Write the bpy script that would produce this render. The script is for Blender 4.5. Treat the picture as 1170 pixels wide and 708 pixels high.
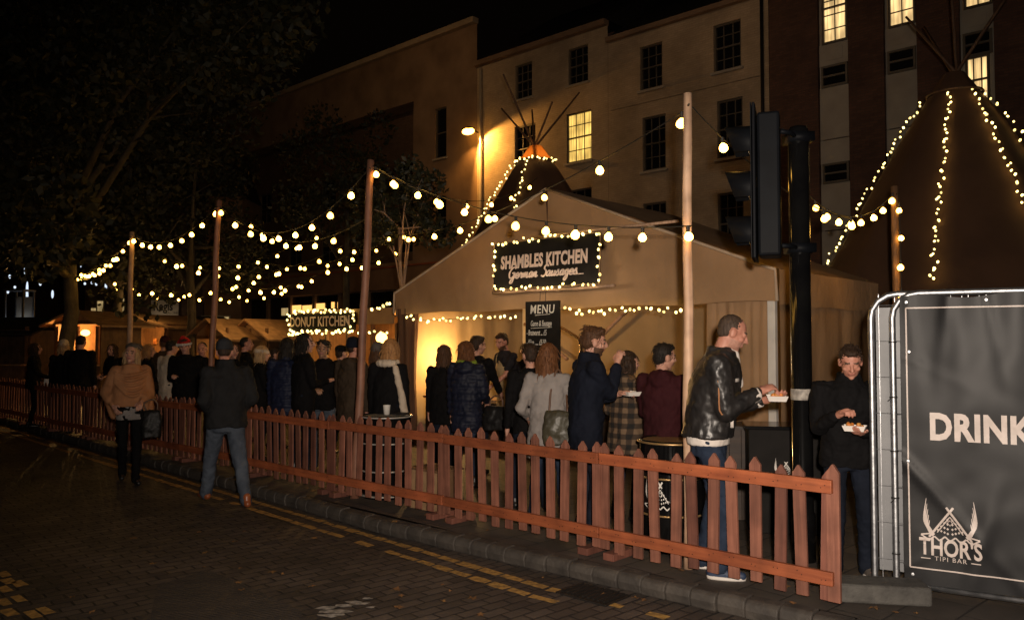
import bpy, bmesh, math, random
import numpy as np
from mathutils import Vector, Matrix, Euler, noise as mnoise
random.seed(7)
SC = bpy.context.scene
for o in list(bpy.data.objects): bpy.data.objects.remove(o)
COL = SC.collection
R = math.radians
PI = math.pi
# ------------------------------------------------------------------ camera
FPX, CX, CY, HC = 918.0, 585.0, 354.0, 1.80
PITCH = math.atan(34/918)
cd = bpy.data.cameras.new('Camera'); cam = bpy.data.objects.new('Camera', cd); COL.objects.link(cam)
cam.location = (0, 0, HC); cam.rotation_euler = (PI/2+PITCH, 0, 0)
cd.sensor_fit = 'HORIZONTAL'; cd.sensor_width = 36; cd.lens = 36*FPX/1170
cd.clip_start = .05; cd.clip_end = 600
SC.camera = cam
# ------------------------------------------------------------------ night sky
w = bpy.data.worlds.new('World'); SC.world = w; w.use_nodes = True
nt = w.node_tree; nt.nodes.clear()
sky = nt.nodes.new('ShaderNodeTexSky'); sky.sky_type = 'NISHITA'; sky.sun_disc = False
sky.sun_elevation = R(-4); sky.sun_rotation = R(200)
bg = nt.nodes.new('ShaderNodeBackground'); bg.inputs[1].default_value = .0003
bg2 = nt.nodes.new('ShaderNodeBackground'); bg2.inputs[0].default_value = (1, .62, .36, 1); bg2.inputs[1].default_value = .0010   # town glow in the cloud
ad = nt.nodes.new('ShaderNodeAddShader'); ou = nt.nodes.new('ShaderNodeOutputWorld')
nt.links.new(sky.outputs[0], bg.inputs[0]); nt.links.new(bg.outputs[0], ad.inputs[0]); nt.links.new(bg2.outputs[0], ad.inputs[1]); nt.links.new(ad.outputs[0], ou.inputs[0])
def lamp(name, kind, loc, power, color, size=.1, target=None, angle=None, blend=.5, shape=None):
    l = bpy.data.lights.new(name, kind); l.energy = power; l.color = color
    if kind == 'AREA': l.size = size
    elif kind != 'SUN': l.shadow_soft_size = size
    if kind == 'SPOT':
        l.spot_size = R(angle); l.spot_blend = blend
    o = bpy.data.objects.new(name, l); COL.objects.link(o); o.location = loc
    if target is not None:
        o.rotation_euler = (Vector(target)-Vector(loc)).to_track_quat('-Z', 'Y').to_euler()
    return o
# unseen spot added just above the camera, standing in for flash-like frontal light
lamp('flash_stand_in', 'SPOT', (.13, -.03, 1.99), 1750, (1, .85, .71), .05, (1.4, 6.0, 1.0), 116, 1.0)
vs = SC.view_settings; vs.view_transform = 'Standard'; vs.look = 'None'; vs.exposure = 0; vs.gamma = 1
SC.render.engine = 'CYCLES'
cy = SC.cycles
cy.use_denoising = True; cy.max_bounces = 6; cy.diffuse_bounces = 3; cy.glossy_bounces = 3; cy.transmission_bounces = 4
cy.sample_clamp_indirect = 2.5; cy.sample_clamp_direct = 0; cy.caustics_reflective = False; cy.caustics_refractive = False
cy.use_light_tree = True; cy.use_adaptive_sampling = True; cy.adaptive_threshold = .015
# ------------------------------------------------------------------ the street's own axes: a along the kerb (away), b into the market
FX, FY = 1.992, 5.074
UX, UY = -.73517, .67789
VX, VY = .67789, .73517
ROT = math.atan2(-UY, -UX)
def W(a, b, z=0): return Vector((FX+a*UX+b*VX, FY+a*UY+b*VY, z))
def ab(P): x, y = P[0]-FX, P[1]-FY; return x*UX+y*UY, x*VX+y*VY
def ray(px, py):
    x, y = (px-CX)/FPX, -(py-CY)/FPX
    c, s = math.cos(PITCH), math.sin(PITCH)
    return Vector((x, c-y*s, s+y*c))
def at(px, py, Y): r = ray(px, py); return Vector((0, 0, HC))+r*(Y/r.y)
def ground(px, py, z=0): r = ray(px, py); return Vector((0, 0, HC))+r*((z-HC)/r.z)
def onplane(px, py, b):
    r = ray(px, py); ob = ab((0, 0))[1]; t = (b-ob)/(r.x*VX+r.y*VY)
    P = Vector((0, 0, HC))+r*t; return ab(P)[0], P.z
# ------------------------------------------------------------------ mesh builder
class MB:
    def __init__(s): s.v, s.f, s.m, s.cur = [], [], [], 0
    def add(s, vs, fs):
        o = len(s.v); s.v += [tuple(v) for v in vs]; s.f += [tuple(i+o for i in f) for f in fs]; s.m += [s.cur]*len(fs); return s
    def quad(s, *p): return s.add(p, [tuple(range(len(p)))])
    def box(s, c, d, rz=0, M=None):
        hx, hy, hz = d[0]/2, d[1]/2, d[2]/2
        pts = [Vector((x, y, z)) for x in (-hx, hx) for y in (-hy, hy) for z in (-hz, hz)]
        m = M or Matrix.Rotation(rz, 3, 'Z')
        pts = [m@p+Vector(c) for p in pts]
        return s.add(pts, [(0, 1, 3, 2), (4, 6, 7, 5), (0, 4, 5, 1), (2, 3, 7, 6), (0, 2, 6, 4), (1, 5, 7, 3)])
    def tube(s, p0, p1, r0, r1=None, n=10, cap=True):
        p0, p1 = Vector(p0), Vector(p1); r1 = r0 if r1 is None else r1
        return s.path([p0, p1], [r0, r1], n, cap)
    def path(s, pts, r, n=8, cap=True):
        pts = [Vector(p) for p in pts]; k = len(pts)
        rs = r if isinstance(r, (list, tuple)) else [r]*k
        t0 = (pts[1]-pts[0]).normalized()
        ref = Vector((0, 0, 1)) if abs(t0.z) < .9 else Vector((1, 0, 0))
        x = t0.cross(ref).normalized(); vs = []; fs = []
        for i, p in enumerate(pts):
            t = (pts[min(i+1, k-1)]-pts[max(i-1, 0)]).normalized()
            x = (x-t*x.dot(t)).normalized(); y = t.cross(x)
            for j in range(n):
                a = 2*PI*j/n; vs.append(p+(x*math.cos(a)+y*math.sin(a))*rs[i])
        for i in range(k-1):
            for j in range(n):
                a, b = i*n+j, i*n+(j+1) % n; fs.append((a, b, b+n, a+n))
        if cap: fs.append(tuple(range(n))[::-1]); fs.append(tuple(range((k-1)*n, k*n)))
        return s.add(vs, fs)
    def lathe(s, prof, n=24, c=(0, 0, 0), sy=1):
        vs = []; fs = []; k = len(prof)
        for r, z in prof:
            for j in range(n):
                a = 2*PI*j/n; vs.append((c[0]+r*math.cos(a), c[1]+r*sy*math.sin(a), c[2]+z))
        for i in range(k-1):
            for j in range(n):
                a, b = i*n+j, i*n+(j+1) % n; fs.append((a, b, b+n, a+n))
        fs.append(tuple(range(n))[::-1]); fs.append(tuple(range((k-1)*n, k*n)))
        return s.add(vs, fs)
    def loft(s, secs, n=28, M=None, p=2.3):   # secs: (z, rx, ry, x, y)
        vs = []; fs = []; k = len(secs)
        for z, rx, ry, x0, y0 in secs:
            for j in range(n):
                a = 2*PI*j/n; ca, sa = math.cos(a), math.sin(a)
                v = Vector((x0+rx*abs(ca)**(2/p)*(1 if ca > 0 else -1), y0+ry*abs(sa)**(2/p)*(1 if sa > 0 else -1), z))
                vs.append(M@v if M else v)
        for i in range(k-1):
            for j in range(n):
                a, b = i*n+j, i*n+(j+1) % n; fs.append((a, b, b+n, a+n))
        fs.append(tuple(range(n))[::-1]); fs.append(tuple(range((k-1)*n, k*n)))
        return s.add(vs, fs)
    def ell(s, c, r, M=None, n=14, m=10):
        vs = []; fs = []
        for i in range(1, m):
            t = PI*i/m
            for j in range(n):
                a = 2*PI*j/n; vs.append(Vector((r[0]*math.sin(t)*math.cos(a), r[1]*math.sin(t)*math.sin(a), r[2]*math.cos(t))))
        top, bot = len(vs), len(vs)+1; vs += [Vector((0, 0, r[2])), Vector((0, 0, -r[2]))]
        for i in range(m-2):
            for j in range(n):
                a, b = i*n+j, i*n+(j+1) % n; fs.append((a, a+n, b+n, b))
        for j in range(n):
            fs.append((top, j, (j+1) % n)); fs.append((bot, (m-2)*n+(j+1) % n, (m-2)*n+j))
        return s.add([(M@v if M else v)+Vector(c) for v in vs], fs)
    def caps(s, p0, p1, r0, r1=None, n=12):   # capsule with hemispherical ends
        p0, p1 = Vector(p0), Vector(p1); r1 = r0 if r1 is None else r1
        t = (p1-p0); L = t.length
        t = t/L if L > 1e-6 else Vector((0, 0, 1))
        P, Rr = [], []
        for k in (85, 60, 30, 0): P.append(p0-t*r0*math.sin(R(k))); Rr.append(r0*math.cos(R(k)))
        for k in (0, 30, 60, 85): P.append(p1+t*r1*math.sin(R(k))); Rr.append(r1*math.cos(R(k)))
        if L < 1e-6: P[4] = P[4]+t*1e-4
        return s.path(P, Rr, n)
    def prism(s, poly, y0, y1, M=None):   # poly in xz, extruded along y
        n = len(poly); f = (lambda v: M@v) if M else (lambda v: v)
        vs = [f(Vector((x, y0, z))) for x, z in poly]+[f(Vector((x, y1, z))) for x, z in poly]
        return s.add(vs, [tuple(range(n)), tuple(range(2*n-1, n-1, -1))]+[(i, i+n, (i+1) % n+n, (i+1) % n) for i in range(n)])
    def mesh(s, name, mats, smooth=False):
        me = bpy.data.meshes.new(name); me.from_pydata(s.v, [], s.f)
        for m in (mats if isinstance(mats, (list, tuple)) else [mats]): me.materials.append(m)
        me.polygons.foreach_set('material_index', s.m)
        if smooth: me.polygons.foreach_set('use_smooth', [True]*len(s.f))
        b = bmesh.new(); b.from_mesh(me); bmesh.ops.recalc_face_normals(b, faces=b.faces); b.to_mesh(me); b.free()
        me.update(); return me
    def build(s, name, mats, parent=None, smooth=False, loc=None, rz=0, kind=None):
        return link(name, s.mesh(name, mats, smooth), parent, loc, rz, kind)
def link(name, me, parent=None, loc=None, rz=0, kind=None):
    o = bpy.data.objects.new(name, me); COL.objects.link(o)
    if parent: o.parent = parent
    if loc is not None: o.location = loc
    o.rotation_euler = (0, 0, rz)
    if kind: o['kind'] = kind
    return o
def bevel(o, wd=.006, seg=2):
    m = o.modifiers.new('bevel', 'BEVEL'); m.width = wd; m.segments = seg; m.limit_method = 'ANGLE'; return o
def tag(o, label, cat, group=None):
    o['label'] = label; o['category'] = cat
    if group: o['group'] = group
    return o
def thing(name, label, cat, loc=(0, 0, 0), rz=0, group=None):
    o = bpy.data.objects.new(name, None); COL.objects.link(o); o.location = loc; o.rotation_euler = (0, 0, rz); o.empty_display_size = .2
    return tag(o, label, cat, group)
def copy_tree(o, parent=None):
    c = o.copy(); COL.objects.link(c)
    if parent: c.parent = parent
    for ch in list(o.children): copy_tree(ch, c)
    return c
# ------------------------------------------------------------------ materials
def mat(name, c, c2=None, scale=6, rough=.7, bump=0, bscale=40, metal=0, st=(1, 1, 1), spec=.5, cst=(1, 1, 1), detail=4, lo=.35, hi=.65, bdist=.01, rvar=0):
    m = bpy.data.materials.new(name); m.use_nodes = True; n = m.node_tree.nodes; L = m.node_tree.links
    p = n['Principled BSDF']; p.inputs['Base Color'].default_value = (*c, 1); p.inputs['Roughness'].default_value = rough
    p.inputs['Metallic'].default_value = metal; p.inputs['Specular IOR Level'].default_value = spec
    tc = n.new('ShaderNodeTexCoord')
    def nz(sc, stv, d):
        mp = n.new('ShaderNodeMapping'); mp.inputs['Scale'].default_value = stv; L.new(tc.outputs['Object'], mp.inputs[0])
        t = n.new('ShaderNodeTexNoise'); t.inputs['Scale'].default_value = sc; t.inputs['Detail'].default_value = d; L.new(mp.outputs[0], t.inputs['Vector']); return t
    if c2 is not None:
        t = nz(scale, cst, detail); r = n.new('ShaderNodeValToRGB')
        r.color_ramp.elements[0].color = (*c, 1); r.color_ramp.elements[0].position = lo
        r.color_ramp.elements[1].color = (*c2, 1); r.color_ramp.elements[1].position = hi
        L.new(t.outputs['Fac'], r.inputs[0]); L.new(r.outputs[0], p.inputs['Base Color'])
        if rvar:
            mr = n.new('ShaderNodeMapRange'); mr.inputs[3].default_value = rough-rvar; mr.inputs[4].default_value = rough+rvar
            L.new(t.outputs['Fac'], mr.inputs[0]); L.new(mr.outputs[0], p.inputs['Roughness'])
    if bump:
        t = nz(bscale, st, 5); b = n.new('ShaderNodeBump'); b.inputs['Strength'].default_value = bump; b.inputs['Distance'].default_value = bdist
        L.new(t.outputs['Fac'], b.inputs['Height']); L.new(b.outputs[0], p.inputs['Normal'])
    return m
def emit(name, c, s, sample=True):
    m = bpy.data.materials.new(name); m.use_nodes = True; n = m.node_tree.nodes; n.clear()
    e = n.new('ShaderNodeEmission'); e.inputs[0].default_value = (*c, 1); e.inputs[1].default_value = s
    o = n.new('ShaderNodeOutputMaterial'); m.node_tree.links.new(e.outputs[0], o.inputs[0])
    if not sample: m.cycles.emission_sampling = 'NONE'
    return m
def vary_emit(m, lo, hi):
    n = m.node_tree.nodes; L = m.node_tree.links; e = n['Emission']; oi = n.new('ShaderNodeObjectInfo'); mr = n.new('ShaderNodeMapRange')
    mr.inputs[3].default_value = lo; mr.inputs[4].default_value = hi; L.new(oi.outputs['Random'], mr.inputs[0]); L.new(mr.outputs[0], e.inputs[1])
def drape_emit(m, s, fx=9):
    """a lit room seen through the pane: curtains and bright and dim patches"""
    n = m.node_tree.nodes; L = m.node_tree.links; e = n['Emission']; tc = n.new('ShaderNodeTexCoord'); mp = n.new('ShaderNodeMapping'); mp.inputs['Scale'].default_value = (fx, 1, .5)
    L.new(tc.outputs['Object'], mp.inputs[0]); t = n.new('ShaderNodeTexNoise'); t.inputs['Scale'].default_value = 1.6; t.inputs['Detail'].default_value = 3; L.new(mp.outputs[0], t.inputs[0])
    t2 = n.new('ShaderNodeTexNoise'); t2.inputs['Scale'].default_value = 1.1; L.new(tc.outputs['Object'], t2.inputs[0])
    a = n.new('ShaderNodeMath'); a.operation = 'MULTIPLY'; L.new(t.outputs['Fac'], a.inputs[0]); L.new(t2.outputs['Fac'], a.inputs[1])
    mr = n.new('ShaderNodeMapRange'); mr.inputs[1].default_value = .14; mr.inputs[2].default_value = .36; mr.inputs[3].default_value = s*.45; mr.inputs[4].default_value = s*1.35; L.new(a.outputs[0], mr.inputs[0]); L.new(mr.outputs[0], e.inputs[1])
def brick_mat(name, c1, c2, mortar, bw, bh, msize=.008, rz=0, rough=.8, bump=.5, off=.5, axes='xy', vscale=3, dirt=.35, sq=1.0):
    m = bpy.data.materials.new(name); m.use_nodes = True; n = m.node_tree.nodes; L = m.node_tree.links
    p = n['Principled BSDF']; p.inputs['Roughness'].default_value = rough
    tc = n.new('ShaderNodeTexCoord'); mp = n.new('ShaderNodeMapping')
    mp.inputs['Rotation'].default_value = (0, 0, rz) if axes == 'xy' else (R(-90), 0, 0)
    L.new(tc.outputs['Object'], mp.inputs[0])
    dn = n.new('ShaderNodeTexNoise'); dn.inputs['Scale'].default_value = 2.2; dn.inputs['Detail'].default_value = 3; L.new(mp.outputs[0], dn.inputs['Vector'])
    va = n.new('ShaderNodeVectorMath'); va.operation = 'MULTIPLY_ADD'; va.inputs[1].default_value = (.018, .018, .018); L.new(dn.outputs['Color'], va.inputs[0]); L.new(mp.outputs[0], va.inputs[2])
    b = n.new('ShaderNodeTexBrick'); b.inputs['Scale'].default_value = 1; b.inputs['Brick Width'].default_value = bw; b.inputs['Row Height'].default_value = bh
    b.inputs['Mortar Size'].default_value = msize; b.inputs['Mortar Smooth'].default_value = .3; b.offset = off; b.squash = sq
    b.inputs['Color1'].default_value = (*c1, 1); b.inputs['Color2'].default_value = (*c2, 1); b.inputs['Mortar'].default_value = (*mortar, 1)
    L.new(va.outputs[0], b.inputs['Vector'])
    t = n.new('ShaderNodeTexNoise'); t.inputs['Scale'].default_value = vscale; t.inputs['Detail'].default_value = 6; t.inputs['Roughness'].default_value = .65; L.new(mp.outputs[0], t.inputs['Vector'])
    mr = n.new('ShaderNodeMapRange'); mr.inputs[1].default_value = .3; mr.inputs[2].default_value = .7; mr.inputs[3].default_value = 1-dirt; mr.inputs[4].default_value = 1+dirt
    L.new(t.outputs['Fac'], mr.inputs[0])
    mx = n.new('ShaderNodeVectorMath'); mx.operation = 'SCALE'; L.new(b.outputs['Color'], mx.inputs[0]); L.new(mr.outputs[0], mx.inputs['Scale']); L.new(mx.outputs[0], p.inputs['Base Color'])
    fn = n.new('ShaderNodeTexNoise'); fn.inputs['Scale'].default_value = 60; fn.inputs['Detail'].default_value = 3; L.new(mp.outputs[0], fn.inputs['Vector'])
    inv = n.new('ShaderNodeMath'); inv.operation = 'MULTIPLY_ADD'; inv.inputs[1].default_value = -1; inv.inputs[2].default_value = 1; L.new(b.outputs['Fac'], inv.inputs[0])
    ad = n.new('ShaderNodeMath'); ad.operation = 'MULTIPLY_ADD'; ad.inputs[1].default_value = .25; L.new(fn.outputs['Fac'], ad.inputs[0]); L.new(inv.outputs[0], ad.inputs[2])
    bm = n.new('ShaderNodeBump'); bm.inputs['Strength'].default_value = bump; bm.inputs['Distance'].default_value = .012; L.new(ad.outputs[0], bm.inputs['Height']); L.new(bm.outputs[0], p.inputs['Normal'])
    return m
def wood(name, c1, c2, rough=.65, axis=2, scale=9, bump=.35, stretch=.05):
    st = [1, 1, 1]; st[axis] = stretch; scale *= 5
    m = mat(name, c1, c2, scale=scale, rough=rough, bump=bump, bscale=scale*1.6, st=tuple(st), cst=tuple(st), detail=7, lo=.30, hi=.70, bdist=.006)
    n = m.node_tree.nodes; L = m.node_tree.links; p = n['Principled BSDF']   # every board its own grain, tone and blotches
    oi = n.new('ShaderNodeObjectInfo'); sc = n.new('ShaderNodeVectorMath'); sc.operation = 'SCALE'; cb = n.new('ShaderNodeCombineXYZ')
    for k in range(3): L.new(oi.outputs['Random'], cb.inputs[k])
    L.new(cb.outputs[0], sc.inputs[0]); sc.inputs['Scale'].default_value = 37
    for mp in [x for x in n if x.bl_idname == 'ShaderNodeMapping']:
        ad_ = n.new('ShaderNodeVectorMath'); ad_.operation = 'ADD'; src = mp.inputs[0].links[0].from_socket; L.new(src, ad_.inputs[0]); L.new(sc.outputs[0], ad_.inputs[1]); L.new(ad_.outputs[0], mp.inputs[0])
    bt = n.new('ShaderNodeTexNoise'); bt.inputs['Scale'].default_value = 5; bt.inputs['Detail'].default_value = 5; L.new(ad_.outputs[0], bt.inputs['Vector'])
    f = n.new('ShaderNodeMapRange'); f.inputs[1].default_value = .3; f.inputs[2].default_value = .7; f.inputs[3].default_value = .68; f.inputs[4].default_value = 1.22; L.new(bt.outputs['Fac'], f.inputs[0])
    g = n.new('ShaderNodeMapRange'); g.inputs[3].default_value = .78; g.inputs[4].default_value = 1.2; L.new(oi.outputs['Random'], g.inputs[0])
    mu = n.new('ShaderNodeMath'); mu.operation = 'MULTIPLY'; L.new(f.outputs[0], mu.inputs[0]); L.new(g.outputs[0], mu.inputs[1])
    vs_ = n.new('ShaderNodeVectorMath'); vs_.operation = 'SCALE'; L.new(p.inputs['Base Color'].links[0].from_socket, vs_.inputs[0]); L.new(mu.outputs[0], vs_.inputs['Scale']); L.new(vs_.outputs[0], p.inputs['Base Color'])
    return m
M = {}
M['road'] = brick_mat('block_paving', (.072, .054, .043), (.042, .032, .026), (.012, .009, .008), .21, .105, .009, rz=ROT, rough=.68, bump=.8, vscale=1.1, dirt=.6)
M['pave'] = brick_mat('pavement_slabs', (.072, .056, .045), (.05, .04, .033), (.02, .016, .014), .45, .30, .008, rz=ROT, rough=.7, bump=.5, vscale=2, dirt=.4)
M['kerb'] = mat('kerb_stone', (.062, .052, .043), (.030, .025, .021), 7, .75, .6, 30)
M['yellow'] = mat('worn_yellow_paint', (.46, .26, .065), (.20, .115, .035), 22, .7, .4, 50)
M['white_road'] = mat('worn_white_paint', (.36, .32, .28), (.14, .125, .105), 26, .7, .4, 50)
def ribbed():
    m = M['cover']; n = m.node_tree.nodes; L = m.node_tree.links; tc = n.new('ShaderNodeTexCoord'); mp = n.new('ShaderNodeMapping'); mp.inputs['Rotation'].default_value = (0, 0, R(28)); L.new(tc.outputs['Object'], mp.inputs[0])
    b = n.new('ShaderNodeTexBrick'); b.inputs['Scale'].default_value = 1; b.inputs['Brick Width'].default_value = .13; b.inputs['Row Height'].default_value = .034; b.inputs['Mortar Size'].default_value = .010; b.inputs['Mortar Smooth'].default_value = .6; L.new(mp.outputs[0], b.inputs[0])
    iv = n.new('ShaderNodeMath'); iv.operation = 'SUBTRACT'; iv.inputs[0].default_value = 1; L.new(b.outputs['Fac'], iv.inputs[1])
    u = n.new('ShaderNodeBump'); u.inputs['Strength'].default_value = .9; u.inputs['Distance'].default_value = .012; L.new(iv.outputs[0], u.inputs['Height']); L.new(u.outputs[0], n['Principled BSDF'].inputs['Normal'])
M['iron'] = mat('cast_iron', (.022, .02, .018), (.035, .03, .026), 20, .55, .4, 60, metal=.6)
M['cover'] = mat('ribbed_cover', (.052, .040, .031), (.034, .026, .021), 6, .75, .4, 60)
M['leaf_fall'] = mat('fallen_leaf', (.20, .10, .03), (.12, .055, .02), 9, .7, .2, 60)
M['rail'] = wood('red_stained_rail', (.38, .105, .038), (.24, .060, .023), .6, 0, 7)
M['picket'] = wood('weathered_red_picket', (.29, .115, .072), (.16, .058, .036), .7, 2, 8)
M['picket_dark'] = wood('weathered_picket_dark', (.19, .07, .045), (.115, .040, .026), .7, 2, 8)
M['pole'] = wood('peeled_pole', (.56, .37, .24), (.36, .21, .13), .6, 2, 6)
M['pole_red'] = wood('red_pole', (.30, .14, .085), (.18, .075, .045), .6, 2, 6)
M['canvas'] = mat('tent_canvas', (.44, .265, .14), (.30, .18, .092), 1.3, .85, .5, 7, bdist=.03, detail=9, lo=.3, hi=.7, st=(1, 1, .6))
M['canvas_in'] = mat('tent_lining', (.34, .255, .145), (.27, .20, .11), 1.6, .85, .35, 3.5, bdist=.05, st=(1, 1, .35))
M['trim'] = mat('canvas_trim', (.55, .42, .30), (.45, .33, .23), 5, .8)
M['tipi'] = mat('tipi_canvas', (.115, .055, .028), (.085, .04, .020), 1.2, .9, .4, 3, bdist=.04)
M['black'] = mat('black_board', (.010, .009, .008), (.015, .013, .012), 6, .75, spec=.15)
M['black_gloss'] = mat('black_gloss_paint', (.004, .004, .0045), (.006, .006, .006), 6, .13, .03, 9)
M['black_plastic'] = mat('black_plastic', (.0035, .004, .0055), (.005, .006, .008), 6, .55, spec=.10)
M['galv'] = mat('galvanised_steel', (.55, .56, .58), (.34, .35, .37), 14, .46, .15, 40, metal=1)
M['chrome'] = mat('stainless_pipe', (.62, .56, .48), None, rough=.22, metal=1)
M['white_paint'] = mat('white_paint', (.72, .68, .62), (.62, .58, .53), 6, .6)
M['pinkwhite'] = mat('sign_lettering', (.78, .62, .55), (.66, .52, .46), 30, .7)
M['chalk'] = mat('chalk', (.72, .69, .64), (.5, .48, .45), 40, .9)
M['dark_wood'] = wood('dark_stained_wood', (.040, .024, .015), (.022, .013, .009), .6, 0, 5)
M['counter'] = wood('counter_wood', (.35, .22, .12), (.24, .14, .075), .5, 0, 5)
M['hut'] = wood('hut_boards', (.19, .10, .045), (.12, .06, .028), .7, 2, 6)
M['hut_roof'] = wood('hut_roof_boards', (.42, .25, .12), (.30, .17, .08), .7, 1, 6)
M['felt'] = mat('roof_felt', (.02, .016, .013), (.03, .025, .02), 9, .9, .4, 40)
M['render'] = mat('cream_wall_paint', (.46, .35, .23), (.38, .285, .18), 1.2, .85, .25, 30)
M['paintbrick'] = brick_mat('painted_brick', (.44, .33, .215), (.39, .29, .185), (.35, .26, .165), .225, .075, .008, rough=.85, bump=.5, axes='xz', vscale=.55, dirt=.32)
M['render2'] = mat('stained_render', (.31, .20, .12), (.20, .125, .075), .8, .9, .3, 20)
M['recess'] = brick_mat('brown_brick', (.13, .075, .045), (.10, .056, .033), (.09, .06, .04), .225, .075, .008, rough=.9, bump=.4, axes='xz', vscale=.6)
M['redbrick'] = brick_mat('dark_brick', (.12, .055, .034), (.085, .040, .026), (.07, .045, .032), .225, .075, .009, rough=.9, bump=.4, axes='xz', vscale=.6)
M['panel'] = mat('white_spandrel', (.40, .35, .28), (.33, .285, .225), 2, .6)
M['slate'] = mat('slate', (.012, .011, .012), (.02, .018, .018), 3, .6)
M['glass'] = mat('dark_glass', (.010, .010, .011), None, rough=.06, spec=.6)
M['sash'] = mat('sash_paint', (.13, .105, .075), (.10, .08, .055), 4, .5)
M['lit_a'] = emit('lit_window_yellow', (1, .62, .14), 1.5, False)
M['lit_b'] = emit('lit_window_pale', (1, .66, .28), 1.1, False)
M['lit_c'] = emit('lit_window_dim', (1, .70, .30), .32, False)
M['shoplit'] = emit('lit_shop_window', (1, .50, .13), 1.6, False)
M['bulb'] = emit('festoon_bulb_glow', (1, .50, .075), 22)
M['fairy'] = emit('fairy_bulb_glow', (1, .72, .22), 5, False)
M['white_led'] = emit('cold_led', (.72, .84, 1), 1.1, False)
M['cable'] = mat('black_cable', (.012, .011, .010), None, rough=.6)
ribbed(); vary_emit(M['bulb'], 12, 30); vary_emit(M['fairy'], 2.2, 8); drape_emit(M['lit_a'], 1.25); drape_emit(M['lit_b'], 1.15); drape_emit(M['lit_c'], .34)
# ================================================================== ground
def sheet(name, pts, z, m):
    o = MB().quad(*[(x, y, z) for x, y in pts]).build(name, m, kind='structure'); return o
sheet('road', [(-150, -60), (150, -60), (150, 200), (-150, 200)], 0, M['road'])
def pave_edge(a): return -.22-.02*a if a < 6 else -.34+.045*(a-6)
KB = -.25
AA = [-40, -5, 0, 3, 6, 9, 12, 15, 18, 22, 40, 120]
def kb(a):
    if a < 0: return -.18
    if a < 4: return -.18-.05*a
    return -.38+.045*(a-4) if a < 22 else .43
mb = MB()
for i in range(len(AA)-1):
    a0, a1 = AA[i], AA[i+1]
    mb.quad(W(a0, kb(a0)+.14, .12), W(a1, kb(a1)+.14, .12), W(a1, 60, .12), W(a0, 60, .12))
mb.build('pavement', M['pave'], kind='structure')
mb = MB(); a = -6.0
while a < 30:
    L = .20+random.uniform(-.02, .03); a1 = a+L-.005; dz = random.uniform(-.006, .006)
    b0, b1 = kb(a)+random.uniform(-.008, .008), kb(a)+.14
    p = [(b0+.012, 0), (b0, .06), (b0+.012, .105+dz), (b0+.04, .124+dz), (b1, .126+dz), (b1, 0)]
    n = len(p); vs = [W(a, q[0], q[1]) for q in p]+[W(a1, q[0]+kb(a1)-kb(a), q[1]) for q in p]
    mb.add(vs, [tuple(range(n)), tuple(range(2*n-1, n-1, -1))]+[(i, i+n, (i+1) % n+n, (i+1) % n) for i in range(n)])
    a += L
k = mb.build('kerb', M['kerb'], kind='structure'); bevel(k, .010, 2)
def yb(a): return -.48-.055*a if a < 1.8 else (-.58+.040*(a-1.8))
mb = MB()
for off in (0, -.205):
    a = .85 if off == 0 else 1.35
    while a < 34:
        L = .19+random.uniform(-.05, .05)
        if random.random() > .10:
            j = [random.uniform(-.008, .008) for _ in range(8)]
            w0 = .042+random.uniform(-.012, .006)
            mb.quad(*[W(a+dx, yb(a+dx)+off+dy, .005) for dx, dy in ((j[0], -w0+j[1]), (L*.5, -w0+j[2]), (L+j[3], -w0+j[4]), (L+j[5], w0+j[6]), (L*.5, w0+j[7]), (j[2], w0+j[3]))])
        a += L+.025
for px, py in ((4, 656), (10, 664), (22, 667), (4, 688), (22, 684), (38, 702), (10, 700), (52, 698), (6, 673)):
    g = ground(px, py); aa, bb = ab(g)
    mb.quad(*[W(aa+dx+random.uniform(-.012, .012), bb+dy+random.uniform(-.01, .01), .005) for dx, dy in ((-.09, -.035), (.09, -.035), (.09, .035), (-.09, .035))])
mb.build('road_marking', M['yellow'], kind='structure')
mb = MB()
for px, py, s in ((372, 695, .09), (384, 699, .12), (396, 692, .08), (404, 688, .07), (378, 703, .1), (412, 690, .08), (420, 684, .05), (424, 694, .04)):
    g = ground(px, py); aa, bb = ab(g); n = 9
    mb.quad(*[g+Vector((math.cos(2*PI*i/n)*s*random.uniform(.5, 1.1), math.sin(2*PI*i/n)*s*.5*random.uniform(.5, 1.1), .006-g.z)) for i in range(n)])
mb.build('white_road_marking', M['white_road'], kind='structure')
# ribbed cover plate and gully
t = tag(MB().quad(*[ground(px, py, .004) for px, py in ((165, 735), (180, 668), (238, 650), (346, 698), (330, 735))]).build('service_cover', M['cover']), 'ribbed inspection cover set flush in the block paving', 'cover')
g = ground(672, 684); aa, bb = ab(g)
t = thing('drain_grate', 'square cast iron gully grate in the gutter beside the kerb', 'drain', W(1.5, -.47, .004), ROT)
bevel(MB().box((0, 0, .004), (.44, .30, .012)).build('frame', M['iron'], t), .004)
mb = MB()
for i in range(9): mb.box((-.18+i*.045, 0, .014), (.018, .24, .016))
mb.build('grate_bar', M['iron'], t)
mb = MB()
for i in range(95):
    if i < 45: p = W(random.uniform(-.5, 9), random.uniform(-.6, .5)); z = .14 if ab(p)[1] > kb(ab(p)[0])+.02 else .012
    else: p = ground(random.uniform(60, 900), random.uniform(590, 708)); z = .012
    if -.1 < ab(p)[1]-kb(ab(p)[0]) < .02: continue
    r = random.uniform(.018, .05); an = random.uniform(0, 6.3); n = 10
    pts = [p+Vector((math.cos(an+2*PI*q/n)*r*(1 if q % 2 else .5), math.sin(an+2*PI*q/n)*r*(1.1 if q % 2 else .5), 0)) for q in range(n)]
    mb.quad(*[(v.x, v.y, z+random.uniform(0, .012)) for v in pts])
mb.build('leaf_litter', M['leaf_fall'], kind='stuff')
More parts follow.
